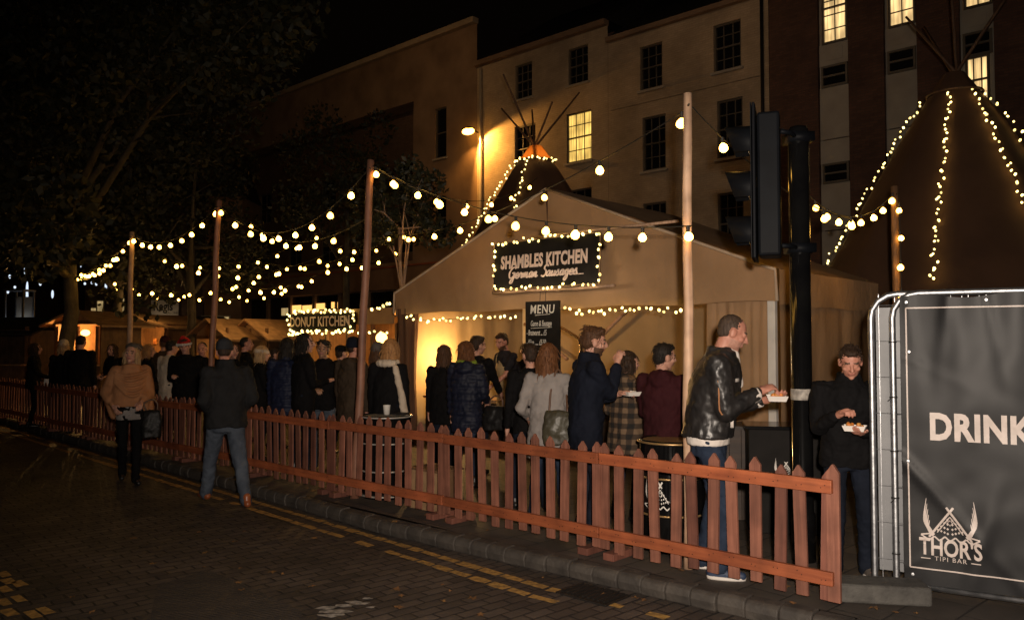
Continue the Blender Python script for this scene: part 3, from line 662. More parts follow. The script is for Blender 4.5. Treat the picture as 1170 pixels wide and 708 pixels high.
# ================================================================== mesh barriers and the bar banner
B0 = Vector((2.57, 5.43, .12)); BD = math.atan2(-.39, .65)
def heras(label, loc, rz, L=3.4, Hh=1.99):
    t = thing('mesh_barrier', label, 'barrier', loc, rz, 'steel mesh site barriers')
    r = .021
    pts = [(0, 0, 0)]+[(0, 0, .1), (0, 0, Hh-.16)]+[(.16-.16*math.cos(R(a)), 0, Hh-.16+.16*math.sin(R(a))) for a in (20, 45, 70, 90)]+[(L-.16, 0, Hh)]+[(L-.16+.16*math.sin(R(a)), 0, Hh-.16+.16*math.cos(R(a))) for a in (20, 45, 70, 90)]+[(L, 0, 0)]
    mb = MB().path(pts, r, 12); mb.tube((0, 0, .06), (L, 0, .06), r*.9); mb.build('tube_frame', M['galv'], t, True)
    mb = MB()
    for i in range(int(L/.1)): mb.tube((.05+i*.1, 0, .06), (.05+i*.1, 0, Hh), .0022, n=5, cap=False)
    for i in range(8): mb.tube((0, .004, .2+i*.245), (L, .004, .2+i*.245), .0022, n=5, cap=False)
    mb.build('wire_mesh', M['galv'], t)
    return t
h1 = heras('front steel mesh barrier carrying the black bar banner', B0, BD)
mb = MB()
for zz in (.25, .62, .93, 1.29, 1.66): mb.lathe([(.024, zz), (.026, zz+.003), (.024, zz+.008)], 10)
mb.tube((.0, -.02, 1.30), (-.03, -.035, 1.27), .003).tube((.0, -.02, .62), (-.02, -.05, .6), .003)
mb.build('cable_tie', M['cable'], h1)
h2 = heras('rear steel mesh barrier with grey sheeting, just behind the bannered one', B0+Vector((-.10, .10, 0)), BD+R(5))
mb = MB(); grid(mb, lambda u, v: (.03+.62*u, .02+.012*nz(u*5, v*2), .12+1.78*v), 16, 20); mb.build('sheeting', mat('grey_sheeting', (.20, .205, .215), (.15, .155, .165), 3, .5, .2, 8), h2, True)
bn = thing('banner', 'black vinyl banner reading DRINK with a tipi bar emblem on the barrier', 'banner', B0, BD)
def fold(x, z):
    s = .030*math.exp(-((x-.36-.10*(1.95-z))/.10)**2)*max(0, (z-.9))+.026*math.exp(-((x-.72+.06*(1.9-z))/.09)**2)*max(0, z-1.0)+.03*math.exp(-((x-1.15)/.1)**2)*max(0, z-.9)
    s += .028*math.exp(-(((x-.06)*.75+(z-.88)*.66-.0)/.035)**2)*math.exp(-x*1.8)*(1 if z < .95 else .3)
    s += .022*math.exp(-((x-.55-.25*(z-.6))/.06)**2)*math.exp(-((z-.35)/.35)**2)
    s += .016*nz(x*2.4, z*2.0, 3)+.006*nz(x*7, z*6, 9)
    for xe, sl in ((.10, .10), (.33, -.12), (.55, .16), (.98, -.1)): s += .011*math.exp(-((x-xe-sl*(1.95-z)-.03*(1.95-z)**2)/(.022+.05*(1.95-z)))**2)*math.exp(-(1.95-z)/.55)
    for ze, sl in ((1.60, -.5), (.14, .7)): s += .008*math.exp(-((z-ze-sl*x)/(.02+.05*x))**2)*math.exp(-x/.4)
    return -.030-s*.72
mb = MB(); X0, X1, Z0, Z1 = .05, 3.3, .085, 1.965
grid(mb, lambda u, v: (X0+(X1-X0)*u, fold(X0+(X1-X0)*u, Z0+(Z1-Z0)*v), Z0+(Z1-Z0)*v+(.012*math.sin(u*40)*(v > .97))), 150, 80)
M['vinyl'] = mat('black_vinyl', (.008, .008, .009), (.012, .012, .013), 4, .50, .12, 300, bdist=.002, spec=.30)
mb.build('vinyl_sheet', M['vinyl'], bn, True)
M['print'] = mat('printed_white', (.60, .51, .47), (.50, .43, .39), 20, .45)
def onbanner(me, dx, dz, name='lettering', off=.0035):
    b = bmesh.new(); b.from_mesh(me)
    bmesh.ops.triangulate(b, faces=b.faces)
    for _ in range(3):
        es = [e for e in b.edges if e.calc_length() > .03]
        if not es: break
        bmesh.ops.subdivide_edges(b, edges=es, cuts=1); bmesh.ops.triangulate(b, faces=b.faces)
    for v in b.verts: v.co = (v.co.x+dx, fold(v.co.x+dx, v.co.z+dz)-off, v.co.z+dz)
    b.to_mesh(me); b.free()
    return link(name, me, bn)
def bpx(px, py):   # pixel -> banner x, z
    r = ray(px, py); d = Vector((math.cos(BD), math.sin(BD), 0)); n_ = Vector((-d.y, d.x, 0)); o = Vector((0, 0, HC))
    t = (B0-o).dot(n_)/r.dot(n_); P = o+r*t-B0; return P.dot(d), P.z
x0, z0 = bpx(1062, 500); x1, z1 = bpx(1062, 470)
onbanner(text_mesh('DRINK', .165, M['print'], xs=.76, bold=.058, align='LEFT', ext=0, gap=1.06), x0, z0)
mb = MB(); bx, _ = bpx(1038, 500); _, btz = bpx(1040, 352); _, bbz = bpx(1040, 645); w_ = .0045
for p in (((bx, bbz), (bx, btz)), ((bx, btz), (3.1, btz)), ((bx, bbz), (3.1, bbz))):
    (xa, za), (xb, zb) = p; nseg = 30
    for i in range(nseg if xa != xb else 12):
        N = nseg if xa != xb else 12; u0, u1 = i/N, (i+1)/N
        if xa == xb: mb.quad((xa-w_, 0, za+(zb-za)*u0), (xa+w_, 0, za+(zb-za)*u0), (xa+w_, 0, za+(zb-za)*u1), (xa-w_, 0, za+(zb-za)*u1))
        else: mb.quad((xa+(xb-xa)*u0, 0, za-w_), (xa+(xb-xa)*u1, 0, za-w_), (xa+(xb-xa)*u1, 0, za+w_), (xa+(xb-xa)*u0, 0, za+w_))
onbanner(mb.mesh('printed_border', M['print']), 0, 0, 'printed_border')
def strip(mb, pts, w0, w1=None, z=0):
    w1 = w0 if w1 is None else w1
    for i in range(len(pts)-1):
        p, q = Vector((pts[i][0], pts[i][1])), Vector((pts[i+1][0], pts[i+1][1])); d = (q-p); d = Vector((-d.y, d.x)).normalized()
        a, b = w0+(w1-w0)*i/(len(pts)-1), w0+(w1-w0)*(i+1)/(len(pts)-1)
        mb.quad((p.x-d.x*a, z, p.y-d.y*a), (q.x-d.x*b, z, q.y-d.y*b), (q.x+d.x*b, z, q.y+d.y*b), (p.x+d.x*a, z, p.y+d.y*a))
def emblem(S, dy=0.0):
    """two crossed tipi poles, patterned cloth and a wing at each side; unit width S"""
    mb = MB(); T = lambda x, z: (x*S, z*S)
    for sg in (1, -1):
        strip(mb, [T(sg*.06, .60), T(-sg*.36, .0)], .020*S)
        for k in range(5):   # feathers
            h0 = -.02+.03*k; x0 = sg*(.30+.02*k)
            pts = [T(x0-sg*.02, h0+.06), T(sg*(.37+.018*k), h0+.16+.02*k), T(sg*(.40+.013*k-.05), h0+.34+.075*k)]
            strip(mb, [(p.x, p.y) for p in spline([(q[0], q[1], 0) for q in pts], 4)], .034*S, .004*S)
        strip(mb, [T(sg*.50, .03), T(sg*.36, -.06), T(sg*.27, .02), T(sg*.18, -.06), T(sg*.09, .03), T(0, -.05)], .014*S)
        strip(mb, [T(sg*.50, .035), T(sg*.32, .07)], .014*S)
        for k in range(4):
            for j in range(k+1):
                cx, cz = sg*(.04+.055*j), .36-.09*k+.02*j
                mb.quad(*[(S*(cx+.022*math.cos(a)), 0, S*(cz+.026*math.sin(a))) for a in (0, PI/2, PI, 3*PI/2)])
        strip(mb, [T(0, .42), T(sg*.22, .10)], .010*S)
    for a in range(8):
        c, s = math.cos(a*PI/4), math.sin(a*PI/4); mb.quad(*[(S*(x*c-z*s), 0, S*(.30+x*s+z*c)) for x, z in ((.03, -.012), (.075, 0), (.03, .012))])
    mb.v = [(x, y+dy-.0002*(i % 7), z) for i, (x, y, z) in enumerate(mb.v)]
    return mb
ex, ez = bpx(1086, 614); es = .335
onbanner(emblem(es).mesh('emblem', M['print']), ex, ez, 'emblem')
tx, tz = bpx(1086, 634)
onbanner(text_mesh("THOR'S", .105, M['print'], xs=.70, bold=.035, ext=0), ex, tz, off=.0045)
tx, tz = bpx(1086, 636.5)
onbanner(text_mesh("TIPI BAR", .028, M['print'], xs=1.0, gap=1.25, ext=0), ex, tz-.022)
mb = MB()
for sg in (1, -1): strip(mb, [(sg*.115, 0), (sg*.17, 0)], .003)
onbanner(mb.mesh('printed_line', M['print']), ex, tz-.012, 'printed_line')
mb = MB()
for x, z in ((.10, 1.60), (.085, .88), (.09, 1.93), (.10, .14), (.55, 1.935), (.98, 1.935)): mb.lathe([(.006, 0), (.013, .001), (.013, .004), (.008, .005)], 10); mb.v[-40:] = [(v[0]+x, fold(x, z)-v[2]-.001, z+v[1]) for v in mb.v[-40:]]
mb.build('eyelet', M['galv'], bn, True)
bk = tag(bevel(MB().box((0, 0, 0), (.62, .24, .12)).build('concrete_block', mat('concrete', (.085, .08, .072), (.05, .047, .043), 9, .85, .8, 40), loc=(2.36, 5.28, .18), rz=R(-10)), .02, 3), 'grey concrete foot block under the steel barriers', 'concrete block')
# ================================================================== barrels
def barrel(label, P, emb, hoop):
    t = thing('barrel', label, 'barrel', P, 0, 'black barrels used as tables')
    MB().lathe([(.0, 0), (.25, 0), (.262, .02), (.268, .27), (.275, .29), (.268, .31), (.268, .56), (.275, .58), (.268, .60), (.264, .84), (.272, .86), (.262, .875), (.24, .872), (.235, .85), (0, .85)], 40).build('drum', M['black_gloss'], t, True)
    for z in (.03, .29, .58, .855): MB().lathe([(.268, z-.009), (.281, z-.006), (.281, z+.006), (.268, z+.009)], 40).build('hoop', hoop, t, True)
    if emb:
        me = emblem(.30).mesh('emblem', M['white_paint'])
        a0 = math.atan2(-P[1], -P[0])-R(20)
        for v in me.vertices: a = a0+v.co.x/.27; v.co = (.2735*math.cos(a), .2735*math.sin(a), v.co.z*1.1+.36)
        link('emblem', me, t)
    return t
M['brass'] = mat('brass_hoop', (.55, .36, .16), (.45, .28, .12), 9, .4, metal=.7)
M['steelhoop'] = mat('pale_hoop', (.5, .47, .43), None, rough=.4, metal=.5)
pb = at(768, 560, 6.62); barrel('black barrel with brass hoops and white wing emblem behind the near fence', (pb.x, pb.y, .12), True, M['brass'])
p2 = at(441, 540, 8.75); barrel('black barrel with pale hoops standing behind the fence near the blond woman', (p2.x, p2.y, .12), False, M['steelhoop'])
def cup(label, P, r=.04, h=.1, m=None):
    return tag(MB().lathe([(0, 0), (r*.75, 0), (r, h), (r*1.05, h+.004), (r*.95, h), (r*.72, .006), (0, .006)], 16).build('paper_cup', m or M['white_paint'], smooth=True, loc=P), label, 'cup')
cup('white paper cup standing on the pale hooped barrel', (p2.x+.02, p2.y-.1, .998))
tag(bevel(MB().lathe([(0, 0), (.06, 0), (.085, .012), (.085, .016), (.055, .004), (0, .004)], 18).build('paper_plate', M['iron'], smooth=True, loc=(p2.x+.17, p2.y-.02, .995)), .001), 'dark food tray on the pale hooped barrel', 'tray')
cr = thing('wooden_crate', 'pale wooden slatted crate standing behind the middle of the fence', 'crate', Vector((at(497, 560, 8.15).x, 8.15, .12)), ROT)
M['pine'] = mat('pale_pine', (.36, .22, .11), (.27, .16, .08), 8, .7)
for yy in (-.16, .16):
    mb = MB()
    for i in range(5): mb.box((-.18+i*.09, yy, .2), (.0895, .018, .40))
    mb.build('slatted_side', M['pine'], cr)
mb = MB().box((0, 0, .39), (.46, .36, .018)).box((-.225, 0, .2), (.018, .30, .36)).box((.225, 0, .2), (.018, .30, .36)); mb.build('panel', M['hut'], cr)
# dark wooden planter-like screen and black bin by the tent corner
q = at(840, 520, 7.6); sc = thing('wooden_counter', 'dark wooden bar counter end behind the leather jacket man', 'counter', (q.x, q.y, .12), R(-8))
mb = MB()
for i in range(7): mb.box((-.33+i*.11, 0, .42), (.105, .02, .84))
mb.build('boards', M['dark_wood'], sc); MB().box((0, .2, .855), (.84, .46, .03)).build('top', M['dark_wood'], sc); [MB().box((xx, .36, .42), (.05, .05, .84)).build('leg', M['dark_wood'], sc) for xx in (-.36, .36)]
q = at(898, 520, 7.0); bb = thing('black_bar_table', 'black table with white wing emblem beside the traffic light pole', 'table', (q.x, q.y, .12), R(-12))
bevel(MB().box((0, .2, .45), (.62, .40, .90)).build('cabinet', M['black'], bb), .01); bevel(MB().box((0, .2, .915), (.68, .46, .03)).build('top', M['black_gloss'], bb), .006)
me = emblem(.21).mesh('emblem', M['white_paint']); link('emblem', me, bb, (.0, -.004, .50))
letter("THOR'S", .05, M['white_paint'], bb, (0, -.004, .44), xs=.7, bold=.03)
# ================================================================== huts
def hut(label, P, rz, wd, dp, hw, hr, lit, front='gable', glow=1.0, cat='hut'):
    """wooden market hut; local -y is its serving side"""
    t = thing('market_hut', label, cat, P, rz, 'wooden market huts')
    mb = MB()
    for x in (-wd/2, wd/2): mb.box((x, 0, hw/2), (.04, dp, hw))
    mb.box((0, dp/2, hw/2), (wd, .04, hw)); mb.box((0, -dp/2, .48), (wd, .04, .96)); mb.box((0, -dp/2, hw-.045), (wd, .05, .10))
    for x in (-wd/2+.09, 0, wd/2-.09): mb.box((x, -dp/2, 1.5), (.09, .06, 1.1))
    mb.build('boards', M['hut'], t)
    MB().box((0, -dp/2-.14, .98), (wd, .34, .04)).build('shelf', M['hut_roof'], t)
    mb = MB(); ov = .28
    if front == 'gable':
        for s in (1, -1):
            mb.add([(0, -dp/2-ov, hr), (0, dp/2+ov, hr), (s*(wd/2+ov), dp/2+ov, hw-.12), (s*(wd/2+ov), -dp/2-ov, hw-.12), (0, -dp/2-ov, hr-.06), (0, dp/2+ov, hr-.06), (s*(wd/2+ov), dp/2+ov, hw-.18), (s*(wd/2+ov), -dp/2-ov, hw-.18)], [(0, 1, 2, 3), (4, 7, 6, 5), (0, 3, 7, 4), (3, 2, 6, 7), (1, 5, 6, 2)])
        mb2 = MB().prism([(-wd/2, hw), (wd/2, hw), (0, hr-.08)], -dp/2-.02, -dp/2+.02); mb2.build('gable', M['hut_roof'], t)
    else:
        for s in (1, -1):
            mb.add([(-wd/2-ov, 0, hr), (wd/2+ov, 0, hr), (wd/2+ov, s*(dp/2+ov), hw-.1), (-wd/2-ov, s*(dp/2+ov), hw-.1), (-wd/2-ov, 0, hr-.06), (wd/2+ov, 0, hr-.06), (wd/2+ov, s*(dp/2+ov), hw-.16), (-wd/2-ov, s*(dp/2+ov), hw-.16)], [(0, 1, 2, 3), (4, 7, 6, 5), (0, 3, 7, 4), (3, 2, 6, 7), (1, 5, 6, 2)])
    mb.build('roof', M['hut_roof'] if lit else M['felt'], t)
    if lit:
        rr = random.Random(label)
        for i in range(7):
            x = -wd/2+.3+(wd-.6)*i/6; zz = rr.uniform(1.15, 1.75); MB().box((x, dp/2-.30, zz), (rr.uniform(.08, .2), .1, rr.uniform(.1, .3))).build('goods', M['goods'], t)
        for x in (-wd/4, wd/4): MB().ell((x, -.1, hw-.32), (.10+.004*glow, .10, .09)).build('lamp', M['shop_lamp'], t, True)
        W0 = t.matrix_basis@Vector((0, -.1, hw-.45)); lamp('hut_lamp', 'POINT', W0, 30*glow, (1, .52, .15), .1)
    return t
M['goods'] = mat('stall_goods', (.5, .22, .06), (.2, .06, .02), 9, .6)
M['shop_lamp'] = emit('stall_lamp_glow', (1, .55, .14), 6, False)
def P0(px, Y): return Vector((at(px, 388, Y).x, Y, .12))
hut('market hut with lit planked gable and bright warm lights inside, behind the poncho woman', P0(178, 28), R(-20), 3.3, 2.4, 2.2, 2.55, True, glow=6)
hut('small hut left of the poncho woman blazing with bright orange light', P0(113, 23), R(-14), 1.5, 1.6, 2.2, 2.5, True, glow=9)
hut('market hut with boarded gable behind the walking man', P0(268, 26), R(-30), 1.6, 1.8, 1.8, 2.35, True, glow=.5)
hut('second boarded gable hut close beside the donut stall', P0(311, 26.5), R(-30), 1.6, 1.8, 1.8, 2.35, True, glow=.5)
hut('long dark unlit wooden hut at the far left behind the thick tree', P0(-8, 24), R(-8), 4.2, 2.2, 1.95, 2.35, False, 'eaves')
hut('dark low hut under the pale shop sign', P0(222, 31), R(-30), 3.0, 2.2, 1.9, 2.6, False, 'gable')
for px_, py_, Y_ in ((165, 348, 26), (262, 346, 24.4), (312, 348, 25)): lamp('hut_roof_fill', 'POINT', at(px_, py_, Y_), 22, (1, .58, .2), .1)  # added bare point lights, brightening the hut roofs as festoon bulbs would
# donut stall
DB = 4.6
xa, z_ = onplane(343, 366, DB); xb, _ = onplane(413, 366, DB); xc, _ = onplane(456, 366, DB)
ds = thing('donut_stall', 'donut stall with dark awning and bright orange serving hatch', 'stall', W(xa, DB, .12), ROT)
LW = xa-xc; w1 = xa-xb
mb = MB(); mb.box((LW/2, 1.9, 1.1), (LW, .05, 2.2)).box((0, .95, 1.1), (.05, 1.9, 2.2)).box((LW, .95, 1.1), (.05, 1.9, 2.2)).box((LW/2, 0, .5), (LW, .05, 1.0)); mb.build('wall_boards', M['hut'], ds)
MB().box((LW/2, .92, 2.26), (LW+.2, 2.1, .06)).build('roof', M['canvas'], ds)
grid(MB(), lambda u, v: (LW*.5+LW*.5*u, -.12+.02*nz(u*5, v), 1.98+.28*v), 14, 4).build('canopy_valance', M['canvas'], ds, True)
MB().box((LW/2, -.05, 1.02), (LW, .34, .04)).build('counter_top', M['counter'], ds)
for xx in (.08, LW*.30, LW*.52, LW*.76, LW-.06): MB().box((xx, -.0, 1.5), (.06, .06, 1.0)).build('hatch_post', M['hut'], ds)
MB().ell((LW*.5, .9, 1.72), (.12, .12, .12)).build('lamp', M['shop_lamp'], ds, True)
lamp('hut_lamp', 'POINT', W(xa-LW*.55, DB+1.1, 1.62), 150, (1, .50, .12), .08)
sd = thing('stall_sign', 'black sign reading DONUT KITCHEN ringed with fairy lights', 'sign', W((xa+xb)/2, DB-.18, 2.17), ROT)
bevel(MB().box((0, 0, 0), (w1+.1, .03, .36)).build('board', M['black'], sd), .004)
letter('DONUT KITCHEN', .20, M['pinkwhite'], sd, (-.10, -.018, -.09), xs=.53*w1/1.25, bold=.022)
me = emblem(.2).mesh('emblem', M['pinkwhite']); link('emblem', me, sd, (w1*.40, -.018, -.02))
def D2(lx, lz, bb_=DB-.24): return W((xa+xb)/2-lx, bb_, 2.17+lz)
hw_ = w1/2+.05
fairy('fairy lights crowded along the DONUT KITCHEN sign', [D2(-hw_, -.2), D2(-hw_, .2), D2(hw_, .2), D2(hw_, -.2), D2(-hw_, -.22)], 62, .04, scale=1.35)
fairy('fairy lights along the donut stall canopy beside the tent post', [D2(hw_+.1, -.22), W(xc+.05, DB-.2, 1.93)], 6, .02, scale=1.3)
fairy('short fairy light swag rising to the left corner of the sausage tent', [onp for onp in (at(424, 354, 14.4), at(434, 351, 14.0), at(447, 346, 13.4))], 6, .02, scale=1.3)
fairy('fairy light swag on the hut left of the donut stall', [at(330, 384, 16), at(341, 379, 15.5)], 4, .02, scale=1.3)
# ================================================================== buildings round the square
FB = 18.0
FORI = W(0, FB, 0)
def facade(x0, x1, z0, z1, holes, dep=.13, y=0):
    """front wall with real openings and reveals; x = -a"""
    xs = sorted({x0, x1, *[h[0] for h in holes], *[h[1] for h in holes]}); zs = sorted({z0, z1, *[h[2] for h in holes], *[h[3] for h in holes]})
    mb = MB()
    for i in range(len(xs)-1):
        for j in range(len(zs)-1):
            cx_, cz_ = (xs[i]+xs[i+1])/2, (zs[j]+zs[j+1])/2
            if any(h[0] < cx_ < h[1] and h[2] < cz_ < h[3] for h in holes): continue
            if x0 < cx_ < x1 and z0 < cz_ < z1: mb.quad((xs[i], y, zs[j]), (xs[i+1], y, zs[j]), (xs[i+1], y, zs[j+1]), (xs[i], y, zs[j+1]))
    for a, b, c, d in holes:
        mb.quad((a, y, c), (a, y+dep, c), (a, y+dep, d), (a, y, d)).quad((b, y, c), (b, y, d), (b, y+dep, d), (b, y+dep, c))
        mb.quad((a, y, d), (a, y+dep, d), (b, y+dep, d), (b, y, d)).quad((a, y, c), (b, y, c), (b, y+dep, c), (a, y+dep, c))
    return mb
def window(par, h, pane, nx=3, nz_=4, y=0, m=None, sill=True, bar=.028):
    a, b, c, d = h; w_, h_ = b-a, d-c; cx_ = (a+b)/2
    mb = MB()
    for xx in (a+.03, b-.03): mb.box((xx-cx_, .09, h_/2), (.06, .07, h_-.002))
    for zz, t in ((.03, .06), (h_-.03, .06), (h_/2, .05)): mb.box((0, .088, zz), (w_-.122, .07, t))
    for i in range(1, nx): mb.box((-w_/2+w_*i/nx, .10, h_/2), (bar, .03, h_-.12))
    for j in range(1, nz_):
        if abs(j/nz_-.5) > .05: mb.box((0, .102, h_*j/nz_), (w_-.12, .03, bar))
    f = mb.build('window', m or M['sash'], par, loc=(cx_, y, c))
    MB().quad((-w_/2, .118, 0), (w_/2, .118, 0), (w_/2, .118, h_), (-w_/2, .118, h_)).build('pane', pane, f)
    if sill: bevel(MB().box((0, -.015, -.045), (w_+.16, .15, .08)).build('sill', M['panel'], f), .006)
    return f
def wbox(x0, y0, x1, y1):
    a, z1 = onplane(x0, y0, FB); b, z0 = onplane(x1, y1, FB); return (-a, -b, z0, z1)
def xa_(px): return -onplane(px, 200, FB)[0]
# left terrace house, A
xl, xm, xr = xa_(545), xa_(695), xa_(880)
zA = onplane(695, 29, FB)[1]; zB = onplane(854, 1, FB)[1]
WA = [wbox(589, 76, 608, 107), wbox(649, 57, 672, 92.5)]
zt, zb = WA[1][3], WA[1][2]; WA = [(h[0], h[1], zb, zt) for h in WA]
lit = wbox(647, 131, 676, 182); wd2 = wbox(588, 147, 612, 198); wd2 = (wd2[0], wd2[1], lit[2], lit[3])
low = [(wd2[0], wd2[1], lit[2]-3.0, lit[2]-1.0), (lit[0], lit[1], lit[2]-3.0, lit[2]-1.0)]
hs = WA+[lit, wd2]+low
tA = thing('terrace_house', 'cream painted brick terrace house with one yellow lit sash window', 'house', FORI, ROT)
facade(xl, xm, .1, zA, hs).build('front_wall', M['paintbrick'], tA)
for h in hs: window(tA, h, M['lit_a'] if h is lit else M['glass'])
mb = MB().box(((xl+xm)/2, -.08, zA+.10), (xm-xl, .30, .20)); mb.build('cornice', M['render2'], tA)
mb = MB(); mb.add([(xl, -.1, zA+.2), (xm, -.1, zA+.2), (xm, 5, zA+3.6), (xl, 5, zA+3.6), (xl, 10, zA+.2), (xm, 10, zA+.2)], [(0, 1, 2, 3), (3, 2, 5, 4), (0, 3, 4), (1, 5, 2)]); mb.build('roof', M['slate'], tA)
MB().box(((xl+xm)/2, 5.2, zA/2), (xm-xl-.02, 9.6, zA-.2)).build('rear_walls', M['redbrick'], tA)
mb = MB().path([(xl+.3, -.10, .2), (xl+.3, -.10, zA-.1)], .05, 10); mb.build('drainpipe', M['panel'], tA, True)
WBs = [wbox(731, 54, 757, 94), wbox(815, 30, 847, 76)]; zt, zb = WBs[1][3], WBs[1][2]; WBs = [(h[0], h[1], zb, zt) for h in WBs]
w3 = wbox(734, 135, 761, 192); w4 = wbox(819, 116, 849, 160); w4 = (w4[0], w4[1], w3[2], w3[3])
low = [(h[0], h[1], h[2]-3.05, h[2]-1.1) for h in (w3, w4)]
hs = WBs+[w3, w4]+low
tB = thing('terrace_house', 'cream painted terrace house with dark sash windows beside the brick office block', 'house', FORI, ROT)
facade(xm+.01, xr, .1, zB, hs).build('front_wall', M['paintbrick'], tB)
for h in hs: window(tB, h, M['glass'])
MB().box(((xm+xr)/2, -.06, zB+.08), (xr-xm-.02, .26, .16)).build('cornice', M['render2'], tB)
for zz in (w3[3]+.55,): MB().box(((xm+xr)/2, -.02, zz), (xr-xm-.3, .05, .10)).build('string_course', M['paintbrick'], tB)
mb = MB(); mb.add([(xm, -.1, zB+.16), (xr, -.1, zB+.16), (xr, 5, zB+3.6), (xm, 5, zB+3.6), (xm, 10, zB+.2), (xr, 10, zB+.2)], [(0, 1, 2, 3), (3, 2, 5, 4), (0, 3, 4), (1, 5, 2)]); mb.build('roof', M['slate'], tB)
MB().box(((xm+xr)/2, 5.2, zB/2), (xr-xm-.02, 9.6, zB-.2)).build('rear_walls', M['redbrick'], tB)
MB().path([(xr-.18, -.08, .2), (xr-.18, -.08, zB)], .055, 10).build('drainpipe', M['iron'], tB, True)
# left shop building with recessed upper bay
xL0 = -62; zL = onplane(545, 27, FB)[1]
wl = [wbox(497, 125, 510, 179), wbox(497, 226, 510, 272)]; wl = [(wl[0][0], wl[0][1], h[2], h[3]) for h in wl]
rx1 = xa_(472); rx0 = xa_(262); rz1 = onplane(472, 116, FB)[1]; rz0 = 5.3
hole = (rx0, rx1, rz0, rz1)
tL = thing('shop_building', 'long brown rendered shop building with a deep recessed upper bay, left of the wall lamp', 'shop', FORI, ROT)
facade(xL0, xl-.01, .1, zL, wl+[hole], .9).build('front_wall', M['render2'], tL)
for h in wl: window(tL, h, M['glass'], 1, 2)
bays = []
for i in range(6):
    c = rx1-1.6-i*3.1
    if c-1 < rx0: break
    for z in (rz0+.5, rz0+3.1): bays.append((c-.65, c+.65, z, z+1.7))
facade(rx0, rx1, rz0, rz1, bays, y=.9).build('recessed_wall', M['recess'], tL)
la, lz = onplane(400, 277, FB+.9)
for h in bays:
    window(tL, h, M['lit_c'] if h[0] < -la < h[1]+.4 and h[2] < lz < h[3]+.5 else M['glass'], 2, 3, y=.9, sill=False)
bevel(MB().box(((xL0+xl)/2, -.10, zL+.12), (xl-xL0, .36, .24)).build('parapet', M['render'], tL), .02)
MB().box(((rx0+xl)/2, -.18, 4.55), (xl-rx0+20, .34, 1.0)).build('fascia', mat('brown_fascia', (.26, .15, .085), (.2, .115, .065), 1.5, .7), tL)
MB().box(((rx0+xl)/2, -.37, 5.06), (xl-rx0+20, .05, .07)).build('fascia_trim', M['rail'], tL)
mb = MB()
for i in range(16): mb.box((xl-.5-i*2.2, -.06, 2.1), (.22, .2, 3.9))
mb.build('shop_pier', M['render2'], tL)
MB().quad((rx0-10, -.02, .1), (xl-.02, -.02, .1), (xl-.02, -.02, 4.0), (rx0-10, -.02, 4.0)).build('shop_glass', M['glass'], tL)
for x0_, x1_, y0_, y1_, mm in ((333, 344, 349, 366, 'shoplit'), (346, 356, 349, 366, 'shoplit'), (357, 371, 347, 353, 'shoplit'), (379, 382, 345, 352, 'shoplit'), (386, 389, 345, 352, 'shoplit'), (322, 331, 352, 360, 'lit_c')):
    a0_, z1_ = onplane(x0_, y0_, FB-.04); a1_, z0_ = onplane(x1_, y1_, FB-.04)
    MB().box((-(a0_+a1_)/2, -.05, (z0_+z1_)/2), (abs(a0_-a1_), .03, abs(z1_-z0_))).build('lit_display', M[mm], tL)
# wall flood lamp
fa, fz = onplane(546, 153, FB)
wlp = thing('wall_lamp', 'orange floodlight glowing high on the cream terrace wall', 'wall lamp', W(fa, FB, fz), ROT)
bevel(MB().box((0, -.55, .10), (.46, .30, .07)).build('housing', M['iron'], wlp), .01)
MB().path([(0, 0, .05), (0, -.3, .12), (0, -.5, .1)], .025).build('bracket', M['iron'], wlp, True)
MB().ell((0, -.55, .0), (.30, .20, .14)).build('glass_bowl', emit('sodium_lamp_glow', (1, .46, .07), 14, False), wlp, True)
lamp('sodium_flood', 'SPOT', W(fa-.05, FB-.55, fz-.22), 850, (1, .47, .10), .06, W(fa-2.6, FB+.5, fz-2.6), 120, .35)
lamp('sodium_flood', 'SPOT', W(fa+.02, FB-.45, fz-.22), 160, (1, .47, .10), .05, W(fa+1.2, FB+.2, fz-4.5), 100, .8)
# sodium street lamps high over the square, above the picture
lamp('sodium_street_lamp', 'SPOT', W(7.5, 7.0, 14.5), 290, (1, .63, .37), .25, W(12.5, 18, 8.2), 88, .9)
lamp('sodium_street_lamp', 'SPOT', W(19, 8.0, 14.5), 400, (1, .58, .25), .25, W(27, 18, 9), 100, .9)
lamp('sodium_street_lamp', 'SPOT', W(-2, 8.0, 14.5), 34, (1, .58, .28), .25, W(2, 18, 8), 85, .9)
